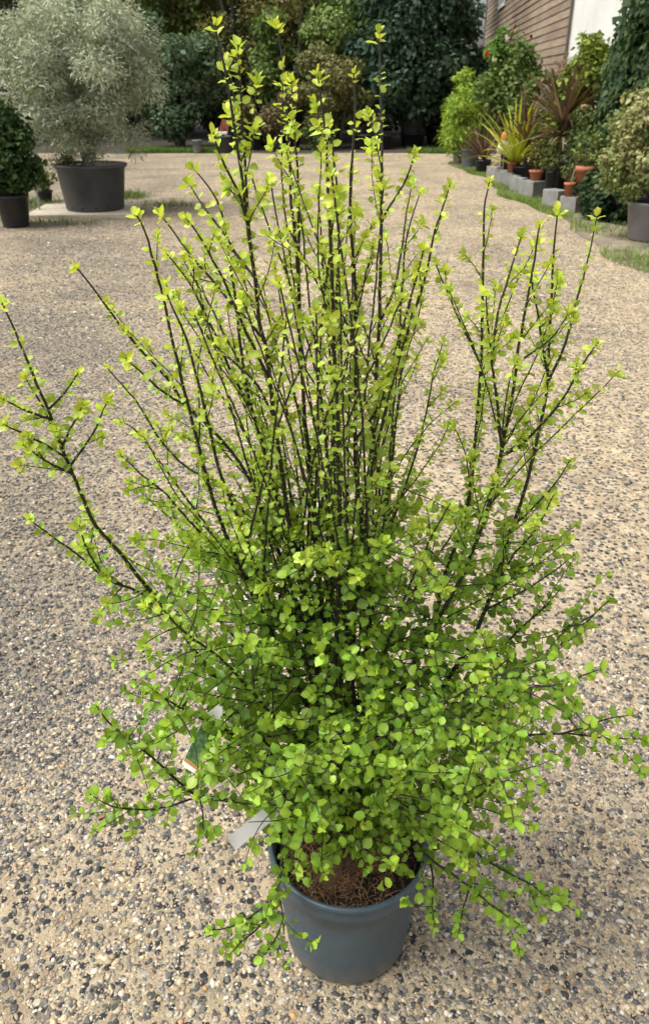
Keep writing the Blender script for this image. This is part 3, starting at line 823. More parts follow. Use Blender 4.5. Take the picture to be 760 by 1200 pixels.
# ------------------------------------------------------------------ background plants: leaf templates and builders
BL = {   # flat-sided little leaves; x width, y length, z normal
 'oval': (np.array([(0, 0, 0), (-.28, .35, .06), (.28, .35, .06), (-.22, .72, .02), (.22, .72, .02), (0, 1, -.06)]), np.array([(0, 2, 1), (1, 2, 4), (1, 4, 3), (3, 4, 5)])),
 'far': (np.array([(0, 0, 0), (-.32, .5, .05), (.32, .5, .05), (0, 1, -.06)]), np.array([(0, 2, 1), (1, 2, 3)])),
 'narrow': (np.array([(0, 0, 0), (-.12, .45, .02), (.12, .45, .02), (0, 1, -.04)]), np.array([(0, 2, 1), (1, 2, 3)])),
 'broad': (np.array([(0, 0, 0), (-.42, .35, .08), (.42, .35, .08), (0, 1, -.1), (0, .45, -.02)]), np.array([(0, 4, 1), (0, 2, 4), (1, 4, 3), (4, 2, 3)])),
}
def clump_cloud(center, radii, n, clumps, clump_r, leaf, size, cols, up=.5, shell=.55, hang=0., flat_bottom=None, taper=0., seed=0):
    """leaves gathered in clumps through an ellipsoid: returns V, F, colours in world space"""
    g = np.random.default_rng(seed)
    d = unit(g.normal(0, 1, (clumps, 3))); r = (shell+(1-shell)*g.uniform(0, 1, (clumps, 1)))**.8
    fill = g.uniform(0, 1, (clumps, 1)) < .25; r = np.where(fill, g.uniform(.1, .7, (clumps, 1)), r)
    cc = d*r
    if taper: cc[:, :2] *= (1-taper*(cc[:, 2:3]*.5+.5))
    cc = cc*np.array(radii)*(1+g.normal(0, .07, (clumps, 1)))+np.array(center)
    if flat_bottom is not None: cc[:, 2] = np.maximum(cc[:, 2], flat_bottom+g.uniform(0, .3, clumps)*radii[2])
    cr = clump_r*np.exp(g.normal(0, .3, clumps)); ck = g.uniform(0, 1, clumps)
    w = cr**2; idx = g.choice(clumps, n, p=w/w.sum())
    dd = unit(g.normal(0, 1, (n, 3))); rr = g.uniform(0, 1, (n, 1))**.45
    pos = cc[idx]+dd*rr*cr[idx, None]*np.array([1, 1, .8])
    nr = unit(dd*.7+np.array([0, 0, up])+g.normal(0, .55, (n, 3)))
    dr = dd+g.normal(0, .7, (n, 3))+np.array([0, 0, -hang]); dr = unit(dr-nr*(dr*nr).sum(1, keepdims=True))
    ax = np.cross(dr, nr)
    sz = size*np.exp(g.normal(0, .25, n))
    T, F = BL[leaf]
    V, FF = scatter(T, F, pos, ax, dr, nr, sz)
    cols = np.array(cols); t = np.clip(ck[idx]*.6+g.uniform(0, 1, n)*.4, 0, .999)*(len(cols)-1)
    i = t.astype(int); f = (t-i)[:, None]
    col = cols[i]*(1-f)+cols[np.minimum(i+1, len(cols)-1)]*f
    col = col*np.exp(g.normal(0, .18, (n, 1)))
    return V, FF, np.repeat(col, len(T), 0)
def join_clouds(L):
    V, F, K, b = [], [], [], 0
    for v, f, k in L: V.append(v); F.append(f+b); K.append(k); b += len(v)
    return np.vstack(V), np.vstack(F), np.vstack(K)
def limbs(base, top, r0, n, spread, seed, n_side=6):
    """a tapered trunk that forks into limbs"""
    g = random.Random(seed); mb = MB(); base = np.array(base, float); top = np.array(top, float)
    for j in range(n):
        e = top+np.array([g.uniform(-1, 1)*spread, g.uniform(-1, 1)*spread, g.uniform(-.2, .2)*spread])
        m = base*.55+e*.45+np.array([g.uniform(-.2, .2)*spread, g.uniform(-.2, .2)*spread, 0])
        b = base+np.array([g.uniform(-.3, .3)*r0, g.uniform(-.3, .3)*r0, 0])
        P = smooth_path([b, m, e], max(.05, np.linalg.norm(e-b)/14))
        s = np.linspace(0, 1, len(P)); R = r0*(1-.85*s)*(1 if j == 0 else .7); R[0] *= 1.35
        mb.tube(P, R, n_side)
    return mb
def tree(name, label, x, Y, w, h, z0, n, clump_r, leaf, size, cols, seed, trunk_r=.14, group=None, depth=None, up=.5, hang=0., shell=.5, cat='tree', mat='bgleaf', extra=()):
    t = thing(name, label, cat, (x, Y, 0), 0, group)
    link('trunk', limbs((x, Y, -.05), (x, Y, z0+(h-z0)*.75), trunk_r, 5, w*.28, seed).mesh('trunk'), M['tree_bark'], t)
    dp = depth or w*.8
    L = [clump_cloud((x, Y, (z0+h)/2), (w/2, dp/2, (h-z0)/2), n, max(14, int(w*(h-z0)*4.2)), clump_r, leaf, size, cols, up, shell, hang, seed=seed)]
    L += list(extra)
    V, F, K = join_clouds(L)
    link('crown', npmesh('crown', V, F, K), M[mat], t)
    return t
def round_pot(parent, c, r0, r1, h, mat, name='pot', rim=.02, soil=True):
    mb = MB()
    mb.lathe([(0, .003), (r0, .003), (r0*1.02, .015), (r1-rim*.3, h-rim*1.6), (r1, h-rim*1.5), (r1+rim*.25, h), (r1-rim*.5, h+.001), (r1-rim*.7, h-rim*1.4), (r0*.9, h*.55), (0, h*.55)], 28, c)
    o = link(name, mb.mesh(name), M[mat], parent)
    if soil:
        m2 = MB(); m2.disc(r1-rim*.72, h-rim*1.3, 28, c); link('soil', m2.mesh('soil'), M['soil'], parent)
    return o
def potted(name, label, cat, base, r0, r1, h, mat, clouds, leafmat='bgleaf', stems=3, top=None, sr=.012, group=None, rim=.02, spread=.2):
    t = thing(name, label, cat, base, 0, group)
    round_pot(t, base, r0, r1, h, mat, rim=rim)
    V, F, K = join_clouds(clouds)
    zt = top or (base[2]+h+(V[:, 2].max()-base[2]-h)*.7)
    link('stems', limbs((base[0], base[1], base[2]+h*.7), (base[0], base[1], zt), sr, stems, spread, len(name)).mesh('stems'), M['tree_bark'], t)['kind'] = 'stuff'
    link('foliage', npmesh('foliage', V, F, K), M[leafmat], t)
    return t
def at(px, Y): return (px-380)/FOC*(Y*math.cos(PITCH)+.1)

# ------------------------------------------------------------------ barn at the right
WX0, WY0, WK = 4.42, 16.8, .0965
wd_dir = np.array([WK, 1, 0])/math.hypot(WK, 1); wn_dir = np.array([-wd_dir[1], wd_dir[0], 0])     # along the wall, and out into the yard
def wall_pt(Y, out, z): return np.array([WX0+WK*(Y-WY0), Y, 0])+wn_dir*out+np.array([0, 0, z])
barn = thing('barn', 'barn clad in weathered brown boards and white ribbed sheeting', 'barn', wall_pt(20, -3, 0))
YN, YF, HW = 10.3, 37.0, 5.6
def wall_prism(Y0, Y1, o0, o1, z0, z1, tilt=0):
    mb = MB(); V = []
    for Y in (Y0, Y1):
        for oo, z in ((o0, z0), (o1+tilt, z0), (o1, z1), (o0, z1)): V.append(wall_pt(Y, oo, z))
    mb.add(V, [(0, 1, 2, 3), (7, 6, 5, 4), (0, 4, 5, 1), (1, 5, 6, 2), (2, 6, 7, 3), (3, 7, 4, 0)]); return mb
core = wall_prism(YN, YF, -7.0, -.03, -.1, HW)
link('wall', core.mesh('wall'), M['trim'], barn)
def board_material():
    m, nt, b = new_mat('weathered_boards')
    co = tex_coord(nt); mp = N(nt, 'ShaderNodeMapping'); mp.inputs['Scale'].default_value = (9, .5, 14); nt.links.new(co, mp.inputs[0])
    n = noise(nt, mp.outputs[0], 1.6, 6, .65); n2 = noise(nt, co, .7, 4)
    oi = N(nt, 'ShaderNodeObjectInfo')
    base = ramp(nt, oi.outputs['Random'], [(0, (.26, .18, .11)), (.5, (.34, .24, .152)), (1, (.42, .31, .205))])
    c = mix(nt, ramp(nt, n.outputs[0], [(.35, (.75,)*3), (.65, (.05,)*3)]), base, (.13, .105, .085))
    c = mix(nt, ramp(nt, n2.outputs[0], [(.45, (0,)*3), (.75, (.6,)*3)]), c, (.30, .26, .21))
    nt.links.new(c, b.inputs['Base Color']); b.inputs['Roughness'].default_value = .85; bump(nt, b, n.outputs[0], .4, .01); return m
M['board'] = board_material()
z = .12; i = 0
while z < HW-.05:                                # lapped boards, butt joints staggered
    cuts = [16.88, 16.88+random.uniform(3.4, 6.0), 16.88+random.uniform(8.2, 10.2), 16.88+random.uniform(13, 16), YF]
    for a, bb in zip(cuts[:-1], cuts[1:]):
        link('board', wall_prism(a+.004, bb-.004, -.028, .004, z, z+.160, .018+random.uniform(-.004, .005)).mesh('board'), M['board'], barn)
    z += .146; i += 1
link('corner_post', wall_prism(16.74, 16.87, -.02, .05, 0, HW).mesh('corner_post'), M['trim'], barn)
link('corner_post', wall_prism(YF-.02, YF+.1, -.02, .05, 0, HW).mesh('corner_post'), M['trim'], barn)
# ribbed sheeting
mb = MB(); V = []; yy = YN; prof = []
while yy < 16.72:
    for dy, oo in ((0, 0), (.07, 0), (.085, .03), (.115, .03), (.13, 0)): prof.append((yy+dy, oo))
    yy += .20
for Y, oo in prof: V += [wall_pt(min(Y, 16.735), oo-.015, .08), wall_pt(min(Y, 16.735), oo-.015, HW)]
mb.add(V, [(2*i, 2*i+1, 2*i+3, 2*i+2) for i in range(len(prof)-1)])
M['sheet'] = plain('white_sheet', (.66, .66, .63), .45, .10, 1.2, .05)
link('ribbed_sheet', mb.mesh('ribbed_sheet'), M['sheet'], barn)
# window high in the boards
g = wall_prism(29.6, 31.6, .03, .06, 3.66, 4.9); win = link('window', g.mesh('window'), M['frame_white'], barn)
mm, nt, b = new_mat('window_glass'); b.inputs['Base Color'].default_value = (.05, .07, .08, 1); b.inputs['Roughness'].default_value = .08
for a, bb in ((29.7, 30.55), (30.65, 31.5)):
    link('pane', wall_prism(a, bb, .045, .064, 3.76, 4.80).mesh('pane'), mm, win)
# roof
mb = MB(); e0 = wall_pt(YN-.4, .45, HW-.05); e1 = wall_pt(YF+.4, .45, HW-.05); r0 = wall_pt(YN-.4, -3.6, HW+1.5); r1 = wall_pt(YF+.4, -3.6, HW+1.5); f0 = wall_pt(YN-.4, -7.6, HW-.05); f1 = wall_pt(YF+.4, -7.6, HW-.05)
V = [e0, e1, r0, r1, f0, f1]; V += [p+np.array([0, 0, .12]) for p in V]
mb.add(V, [(0, 1, 3, 2), (2, 3, 5, 4), (6, 8, 9, 7), (8, 10, 11, 9), (0, 6, 7, 1), (4, 5, 11, 10), (0, 2, 8, 6), (2, 4, 10, 8), (1, 7, 9, 3), (3, 9, 11, 5)])
link('roof', mb.mesh('roof'), M['grey_pot'], barn)

# ------------------------------------------------------------------ planted beds, grass
def sheet(name, poly, z, mat, label=None):
    mb = MB(); mb.add([(x, y, z) for x, y in poly], [tuple(range(len(poly)))]); o = link(name, mb.mesh(name), mat); return set_props(o, kind='structure')
M['litter'] = plain('leaf_litter', (.045, .038, .026), .95, .5, 7, 1, .02)
M['earth'] = plain('bare_earth', (.21, .175, .12), .95, .4, 3, .8, .01)
wob = lambda k: .25*math.sin(k*1.7)+.15*math.sin(k*3.1+1)
sheet('planting_bed', [(-40, 21.2)]+[(x, 21.6+wob(x)*.6) for x in np.arange(-16, 4.4, .6)]+[(4.7, 21.4), (6.2, 40), (6.2, 60), (-40, 60)], .004, M['litter'])
edge = [(2.92+.12*math.sin(y*1.3)+.06*math.sin(y*3.7)-.02*(y-12), y) for y in np.arange(6.8, 19.4, .3)]
sheet('verge', edge+[(4.5, 19.4), (3.85, 10.4), (4.6, 6.8)], .005, M['earth'])
pe = [(ground_point(px_, py_)[0], ground_point(px_, py_)[1]) for px_, py_ in ((30, 266), (90, 262), (150, 253), (205, 246), (222, 238), (190, 229), (150, 226), (40, 226), (-60, 230), (-120, 250), (-60, 268))]
sheet('earth_patch', pe[::-1], .005, M['earth'])
def grass(name, label, pts, hmin, hmax, cols, w=.006, seed=1):
    g = np.random.default_rng(seed); n = len(pts)
    pos = np.array(pts); a = g.uniform(0, 6.283, n); ay = np.stack([np.cos(a)*.45, np.sin(a)*.45, np.ones(n)], -1)+g.normal(0, .15, (n, 3)); ay = unit(ay)
    ax = unit(np.cross(ay, np.stack([-np.sin(a), np.cos(a), np.zeros(n)], -1)+1e-3)); ax = np.stack([np.cos(a+1.57), np.sin(a+1.57), np.zeros(n)], -1)
    az = np.cross(ax, ay)
    T = np.array([(-.5, 0, 0), (.5, 0, 0), (.3, .6, .03), (-.3, .6, .03), (0, 1, .16)]); F = np.array([(0, 1, 2), (0, 2, 3), (3, 2, 4)])
    h = g.uniform(hmin, hmax, n)
    V, FF = scatter(T, F, pos, ax, ay, az, h, np.full(n, w))
    cols = np.array(cols); col = cols[g.integers(0, len(cols), n)]*np.exp(g.normal(0, .2, (n, 1)))
    o = link(name, npmesh(name, V, FF, np.repeat(col, 5, 0)), M['bgleaf']); set_props(o, label, 'grass', kind='stuff')
gp = []
g0 = np.random.default_rng(5)
while len(gp) < 19000:
    y = g0.uniform(7.2, 19); x = np.interp(y, [e[1] for e in edge], [e[0] for e in edge])+abs(g0.normal(0, .26 if y > 11 else .5))-.06
    dens = .35+.5*math.sin(y*2.1+1)*math.sin(y*.9+x*3)+(.3 if 11 < y < 14.5 else 0)
    if g0.uniform() < dens: gp.append((x, y, .003))
grass('grass', 'strip of short grass along the row of potted plants', gp, .02, .075, [(.14, .25, .04), (.19, .30, .05), (.10, .19, .03), (.26, .27, .09)])
gp = []
while len(gp) < 7000:
    px_ = g0.uniform(140, 262); Y = 21.6+abs(g0.normal(0, .5)); gp.append((at(px_, Y), Y, .004))
while len(gp) < 9000:
    px_ = g0.uniform(480, 545); Y = 21.5+abs(g0.normal(0, .4)); gp.append((at(px_, Y), Y, .004))
grass('grass', 'ragged grass edge under the far dark trees', gp, .04, .16, [(.10, .19, .03), (.13, .21, .035), (.08, .14, .03)], .012, 3)
gp = []
for cx_, cy_, n_, sx_, sy_ in ((152, 231, 900, 10, 2), (200, 241, 350, 20, 2), (40, 240, 900, 14, 5), (120, 228, 500, 25, 1.5), (60, 262, 300, 30, 2)):
    for _ in range(n_):
        p = ground_point(cx_+g0.normal(0, sx_), cy_+g0.normal(0, sy_)); gp.append((p[0], p[1], .004))
grass('grass', 'tufts of weeds around the slab under the olive', gp, .03, .10, [(.10, .17, .03), (.17, .20, .06), (.07, .12, .025)], .008, 4)

# ------------------------------------------------------------------ olive and its slab
p = ground_point(104, 255); OX, OY = p[0], p[1]+.40
slab = MB(); slab.box((OX-.12, OY-.02, .028), (1.35, 1.05, .056), Matrix.Rotation(.06, 3, 'Z'))
set_props(link('paving_slab', slab.mesh('paving_slab', .008), M['slab']), 'flat pale stone slab lying under the big olive pot', 'slab')
ol = thing('potted_olive', 'large silver-grey olive tree in a wide charcoal tub', 'olive tree', (OX, OY, .057))
mb = MB(); c = (OX, OY, .055)
mb.lathe([(0, .004), (.365, .004), (.375, .02), (.435, .50), (.45, .51), (.468, .53), (.472, .555), (.45, .56), (.43, .545), (.40, .42), (0, .42)], 56, c)
tub = link('pot', mb.mesh('pot'), plain('charcoal_tub', (.055, .058, .064), .55, .35, 3.5, .2, .004), ol)
for a in (-2.2, -1.75, -1.3, -.9, -2.6):
    m2 = MB(); m2.lathe([(0, 0), (.017, .0), (.017, .012), (0, .012)], 12)
    R = Matrix.Rotation(a, 4, 'Z') @ Matrix.Rotation(math.pi/2, 4, 'Y')
    m2.v = [tuple((Matrix.Translation(Vector(c)+Vector((math.cos(a)*.374, math.sin(a)*.374, .055))) @ R) @ Vector(v)) for v in m2.v]
    link('drain_hole', m2.mesh('drain_hole'), M['black_pot'], tub)
m2 = MB(); m2.disc(.425, .53, 40, c); link('soil', m2.mesh('soil'), M['earth'], ol)
mb = limbs((OX-.04, OY-.05, .55), (OX-.03, OY, 1.35), .085, 3, .35, 5, 9)
link('trunk', mb.mesh('trunk'), M['olive_bark'], ol)
oc = [(.25, .29, .21), (.34, .385, .285), (.43, .47, .36), (.28, .32, .22)]
cl = [clump_cloud((OX-.02, OY, 1.85), (.98, .94, .82), 44000, 150, .19, 'narrow', .056, oc, .6, .55, seed=21),
      clump_cloud((OX-.02, OY, 1.55), (.95, .85, .70), 16000, 80, .18, 'narrow', .055, oc, .6, .5, seed=22),
      clump_cloud((OX+.02, OY, 1.12), (.80, .72, .48), 14000, 90, .13, 'narrow', .045, oc, .5, .4, hang=.5, seed=23),
      clump_cloud((OX-.28, OY-.1, .66), (.16, .16, .10), 900, 14, .08, 'narrow', .04, [(.06, .08, .03), (.10, .12, .05)], .6, .3, seed=24)]
V, F, K = join_clouds(cl)
link('crown', npmesh('crown', V, F, K), M['bgleaf'], ol)

# dark shrub left of the olive
p = ground_point(14, 268); bx_, by_ = p[0], p[1]+.17
dk = [(.018, .035, .012), (.030, .058, .018), (.055, .095, .03), (.09, .14, .045)]
potted('dark_shrub', 'dark glossy-leaved shrub in a black pot beside the olive', 'shrub', (bx_, by_, .004), .15, .20, .36, 'black_pot',
       [clump_cloud((bx_-.03, by_, .88), (.38, .38, .52), 6500, 90, .12, 'broad', .055, dk, .5, .45, taper=.35, seed=31),
        clump_cloud((bx_-.02, by_, .62), (.40, .36, .3), 2600, 40, .11, 'broad', .055, dk, .5, .4, seed=32)], 'gloss_leaf', 4, None, .015)
mb = MB(); hp = smooth_path([ray_point(-60, 113, 11.3), ray_point(0, 110.5, 11.3), ray_point(18, 108.5, 11.3), ray_point(24, 112, 11.3), ray_point(28, 127, 11.3), ray_point(33, 160, 11.3), np.array([ray_point(33, 160, 11.3)[0], 11.3, 0])], .05)
mb.tube(hp, np.full(len(hp), .014), 8)
hp2 = np.array([ray_point(-60, 113, 11.3), [ray_point(-60, 113, 11.3)[0]-.02, 11.3, 0]]); mb.tube(hp2, np.full(2, .014), 8)
set_props(link('metal_hoop', mb.mesh('metal_hoop'), M['metal']), 'bent grey metal hoop standing behind the dark shrub', 'hoop')
p = ground_point(52, 238)
potted('small_plant', 'small weedy plant in a low black pot left of the olive tub', 'plant', (p[0], p[1]+.1, .004), .08, .11, .16, 'black_pot',
       [clump_cloud((p[0]-.05, p[1]+.1, .34), (.20, .16, .2), 700, 14, .07, 'oval', .05, [(.08, .13, .03), (.16, .21, .05)], .5, .3, seed=33)], stems=2, sr=.006)

# ------------------------------------------------------------------ trees behind
G1 = [(0.038, 0.072, 0.038), (0.067, 0.122, 0.056), (0.106, 0.179, 0.073)]
G2 = [(0.084, 0.130, 0.038), (0.148, 0.221, 0.059), (0.232, 0.305, 0.084)]
BR = [(.130, .150, .050), (.170, .180, .062), (.230, .190, .060), (.120, .160, .050), (.30, .20, .05)]
BLU = [(.044, .080, .040), (.080, .130, .066), (.130, .195, .098)]
tg = 'trees behind the yard'
tree('broadleaf_tree', 'dark thicket tree behind the left side of the olive', at(-40, 25), 25.5, 4.2, 6.5, .3, 15000, .42, 'far', .15, [(0.062, 0.067, 0.031), (0.106, 0.115, 0.042), (0.157, 0.157, 0.062)], 41, .15, tg)
tree('dense_shrub', 'blue-green evergreen bush reaching the ground right of the olive', at(205, 23.2), 23.4, 3.0, 3.2, .05, 18000, .34, 'far', .10, BLU, 42, .10, tg, cat='bush')
tree('broadleaf_tree', 'tall mid-green tree rising above the blue-green bush', at(190, 27), 27.5, 4.6, 7.5, .6, 17000, .42, 'far', .15, G2, 43, .18, tg)
tree('autumn_tree', 'brownish tree with yellow and orange leaves turning', at(285, 26), 26.6, 4.0, 7.2, .7, 15000, .36, 'far', .11, BR, 44, .15, tg)
tree('broadleaf_tree', 'bushy green tree between the autumn tree and the dark gap', at(340, 25), 25.2, 2.4, 4.2, .5, 11000, .32, 'far', .11, G2, 45, .12, tg)
tree('slim_tree', 'slim near-black tree in the gap between paler trees', at(392, 27), 27.5, 2.6, 7.5, .3, 12000, .40, 'far', .12, [(0.025, 0.042, 0.023), (0.046, 0.076, 0.038)], 46, .16, tg)
tree('broadleaf_tree', 'soft green tree dappled with pale leaves beside the dark evergreen', at(432, 25.5), 26.2, 3.0, 7.0, .5, 14000, .34, 'far', .11, [(0.106, 0.168, 0.062), (0.168, 0.263, 0.095), (0.252, 0.347, 0.148)], 47, .14, tg)
tree('evergreen_tree', 'big black-green evergreen with hanging foliage behind the barn end', at(488, 24), 24.6, 3.3, 5.2, .25, 24000, .38, 'far', .14, [(0.025, 0.050, 0.034), (0.046, 0.089, 0.054), (0.080, 0.134, 0.080)], 48, .22, tg, hang=1.2, extra=[clump_cloud((at(478, 23.4), 23.5, 1.9), (1.1, .5, 1.6), 7000, 50, .34, 'far', .14, [(0.025, 0.050, 0.034), (0.047, 0.089, 0.055), (0.080, 0.134, 0.080)], .5, .4, 1.0, seed=148)])
tree('bushy_shrub', 'olive-brown shrub at the foot of the soft green tree', at(395, 23), 23.2, 2.6, 2.3, .05, 8000, .26, 'far', .09, [(0.106, 0.115, 0.042), (0.157, 0.168, 0.059), (0.210, 0.190, 0.073)], 49, .06, tg, cat='bush')
tree('bushy_shrub', 'low russet shrub below the bushy green tree', at(318, 22.8), 23.0, 2.4, 1.5, .05, 6000, .24, 'far', .08, [(0.106, 0.084, 0.042), (0.157, 0.115, 0.053), (0.126, 0.137, 0.053)], 50, .05, tg, cat='bush')
tree('bushy_shrub', 'small green shrub at the edge of the far bed', at(372, 22.4), 22.6, .8, .85, .05, 1600, .16, 'far', .07, G2, 51, .03, tg, cat='bush')
for q, (px_, lab_) in enumerate(((-520, 'far wood tree at the outer left end of the wood'), (-370, 'far wood tree second from the outer left end'), (-220, 'far wood tree left of the dark thicket tree'), (-70, 'far wood tree seen left of the olive crown'), (60, 'far wood tree hidden mostly by the olive crown'), (150, 'far wood tree between the olive and the mid-green tree'), (250, 'far wood tree between the mid-green tree and autumn tree'),
                    (350, 'far wood tree above the bushy green tree'), (450, 'far wood tree behind the soft green tree'))):
    x_ = at(px_, 33)
    if x_ > 2.9: x_ = 2.9
    tree('far_tree', lab_, x_, 32+1.4*(q % 2), 5.6, 9.0+(q % 3), .1, 6500, .6, 'far', .24, [(0.030, 0.050, 0.025), (0.059, 0.095, 0.042), (0.095, 0.130, 0.054)], 60+(q-3) % 10, .2, 'far wood trees')

tg_u = [clump_cloud((x_, 29.5+.6*math.sin(x_*2), 1.2), (1.3, .7, 1.4), 3200, 30, .35, 'far', .16, [(0.036, 0.060, 0.026), (0.060, 0.096, 0.036), (0.096, 0.132, 0.048)], .5, .4, flat_bottom=.05, seed=int(300+x_*3)) for x_ in np.arange(-19, 5.2, 1.7)]
V, F, K = join_clouds(tg_u)
set_props(link('undergrowth', npmesh('undergrowth', V, F, K), M['bgleaf']), 'dim tangle of undergrowth between the far trees', 'undergrowth', kind='stuff')
# pots left standing in the far shade
def shade_pot(px_, py_, w_, h_, mat, label, name='plant_pot', cat='pot', z=0., Y=None):
    p = ground_point(px_, py_); Y = p[1]; k = depth_of(p)/FOC
    t = set_props(thing(name, label, cat, (p[0], p[1]+w_*k/2, .006+z)))
    round_pot(t, (p[0], p[1]+w_*k/2, .006+z), w_*k*.40, w_*k*.5, h_*k, mat, rim=.03)
    return t, w_*k, h_*k
t, wm, hm = shade_pot(484, 172, 30, 14, 'black_pot', 'wide low black tub under the big black barrel pot')
p0 = t.location
t2 = thing('plant_pot', 'big black barrel pot stacked on a low tub under the evergreen', 'pot', (p0.x-.05, p0.y, p0.z+hm))
round_pot(t2, (p0.x-.05, p0.y, p0.z+hm-.004), .27, .34, .55, 'dim_pot', rim=.03)
shade_pot(510, 170, 22, 20, 'black_pot', 'black pot standing right of the stacked barrel pot')
shade_pot(231, 180, 11, 14, 'grey_pot', 'small grey pot on the grass edge of the blue-green bush')
shade_pot(262, 180, 22, 18, 'black_pot', 'black pot below the orange board in the far bed')
for px_, lab_ in ((300, 'black pot under the low russet shrub'), (340, 'black pot between the russet shrub and the small green shrub'), (428, 'black pot under the olive-brown shrub'), (447, 'black pot left of the stacked barrel pot')):
    shade_pot(px_, 176, 24, 16, 'black_pot', lab_, )
ob = MB(); q0 = ray_point(263, 149, 22.6); ob.box(tuple(q0), (.22, .03, .34), Matrix.Rotation(.35, 3, 'Y')); ob.box((q0[0], q0[1], q0[2]/2), (.03, .03, q0[2]))
set_props(link('orange_board', ob.mesh('orange_board', .004), plain('orange_paint', (.30, .09, .04), .7, .2, 8, .1)), 'small tilted orange-brown board on a stake in the shade', 'board')
wb = MB(); q0 = ground_point(263, 174); wb.box((q0[0]+.02, 22.3, .42), (.36, .3, .05))
wb.box((q0[0]+.02, 22.3, .2), (.05, .05, .40))
set_props(link('pale_tray', wb.mesh('pale_tray', .004), M['frame_white']), 'pale tray on a short stand below the orange board', 'tray')

# ------------------------------------------------------------------ row of plants in front of the barn
def sword_fan(c, n, L, w, cols, spread, droop, seed, stem_h=0):
    """strap leaves arching out of one crown: V, F, colours"""
    g = np.random.default_rng(seed); V, F, K = [], [], []; b = 0; m = 7
    for i in range(n):
        a = g.uniform(0, 6.283); el = np.clip(g.normal(1-spread, .35), .05, 1.4); ln_ = L*g.uniform(.6, 1.1); ww = w*g.uniform(.7, 1.2)
        d = np.array([math.cos(a)*math.cos(el), math.sin(a)*math.cos(el), math.sin(el)])
        p = np.array(c, float)+np.array([math.cos(a), math.sin(a), 0])*.02+np.array([0, 0, stem_h*g.uniform(.5, 1)])
        side = np.array([-math.sin(a), math.cos(a), 0])
        col = np.array(cols[g.integers(0, len(cols))])*math.exp(g.normal(0, .2)); dr = droop*g.uniform(.3, 1.5)
        for j in range(m):
            t = j/(m-1); hw = ww*.5*(min(1, .55+t*2.2))*(1-t**3)+.0008
            V += [p-side*hw+np.array([0, 0, hw*.35]), p.copy(), p+side*hw+np.array([0, 0, hw*.35])]; K += [col*(.9+.2*t)]*3
            p = p+d*(ln_/(m-1)); d = unit(d+np.array([0, 0, -dr])*(t+.2)/(m-1)*2)
        for j in range(m-1):
            q = b+j*3; F += [(q, q+1, q+4, q+3), (q+1, q+2, q+5, q+4)]
        b += m*3
    return np.array(V), np.array(F), np.array(K)
def sword_plant(name, label, cat, base, pot, fan, trunk=None, mat='black_pot'):
    t = thing(name, label, cat, base)
    if pot: round_pot(t, base, pot[0]*.8, pot[0], pot[1], mat)
    V, F, K = fan
    link('foliage', npmesh('foliage', V, F, K, smooth=True), M['bgleaf'], t)
    if trunk:
        mb = MB(); P = smooth_path(trunk, .06); mb.tube(P, np.linspace(.035, .025, len(P)), 8)
        link('trunk', mb.mesh('trunk'), M['tree_bark'], t)
    return t
def block(px_, py_, w_, h_, label, d=.3, rz=.5):
    """concrete block whose near foot is seen at (px_, py_)"""
    p = ground_point(px_, py_); k = depth_of(p)/FOC
    mb = MB(); W, H = w_*k, h_*k
    c = (p[0], p[1]+d*.4, H/2+.002)
    R = Matrix.Rotation(rz, 3, 'Z'); mb.box(c, (W*.72, d, H), R)
    o = link('concrete_block', mb.mesh('concrete_block', .006), M['concrete'])
    set_props(o, label, 'block', 'concrete blocks edging the potted plants')
    return np.array([c[0], c[1], H+.002]), k
B = {}
for key, px_, py_, w_, h_, lab_ in (('b1', 579, 210, 10, 13, 'upright concrete block beside the black pot of the brown sword plant'),
        ('b2', 589, 216, 7, 15, 'narrow concrete block left of the small terracotta pot'), ('b3', 594, 218, 8, 14, 'narrow concrete block in front of the small terracotta pot'),
        ('b4', 601, 221, 8, 14, 'narrow concrete block right of the small terracotta pot'), ('b5', 608, 226, 11, 16, 'concrete block next to the long block, under the yellow sword plant'),
        ('b6', 624, 232, 26, 18, 'long concrete block carrying a terracotta bowl'), ('b7', 651, 245, 24, 20, 'tilted concrete block in front of the two tall black pots'),
        ('b8', 672, 250, 24, 17, 'concrete block under the tall terracotta pot, ivy at its side')):
    B[key] = block(px_, py_, w_, h_, lab_)
def terracotta(key, dx, w_, h_, label, z=None, dy=.02):
    (x, y, zt), k = B[key]; r = w_*k/2
    t = thing('terracotta_pot', label, 'pot', (x+dx*k, y+dy, zt), 0, 'terracotta pots in the row')
    c = (x+dx*k, y+dy, zt+.001); mb = MB(); h = h_*k; rim = max(.03, h*.18)
    mb.lathe([(0, 0), (r*.68, 0), (r*.9, h-rim), (r, h-rim), (r*1.02, h), (r*.9, h), (r*.85, h*.6), (0, h*.6)], 28, c)
    link('pot', mb.mesh('pot'), M['terracotta'], t); m2 = MB(); m2.disc(r*.89, h-.03, 24, c); link('soil', m2.mesh('soil'), M['soil'], t)
    return c, r, h, t
def fill(t, clouds, mat='bgleaf', stem=None):
    V, F, K = join_clouds(clouds); link('foliage', npmesh('foliage', V, F, K), M[mat], t)
    if stem: 
        a, b_, r = stem; link('stems', limbs(a, b_, r, 3, .12, 4).mesh('stems'), M['tree_bark'], t)['kind'] = 'stuff'
c, r, h, t = terracotta('b3', 6, 14, 11, 'small terracotta pot standing on narrow concrete blocks')
fill(t, [sword_fan((c[0], c[1], c[2]+h-.03), 26, .28, .02, [(.10, .15, .05), (.16, .17, .06)], .4, .6, 71)])
c, r, h, t = terracotta('b6', 3, 17, 11, 'terracotta bowl with thin leafy stems on the long block')
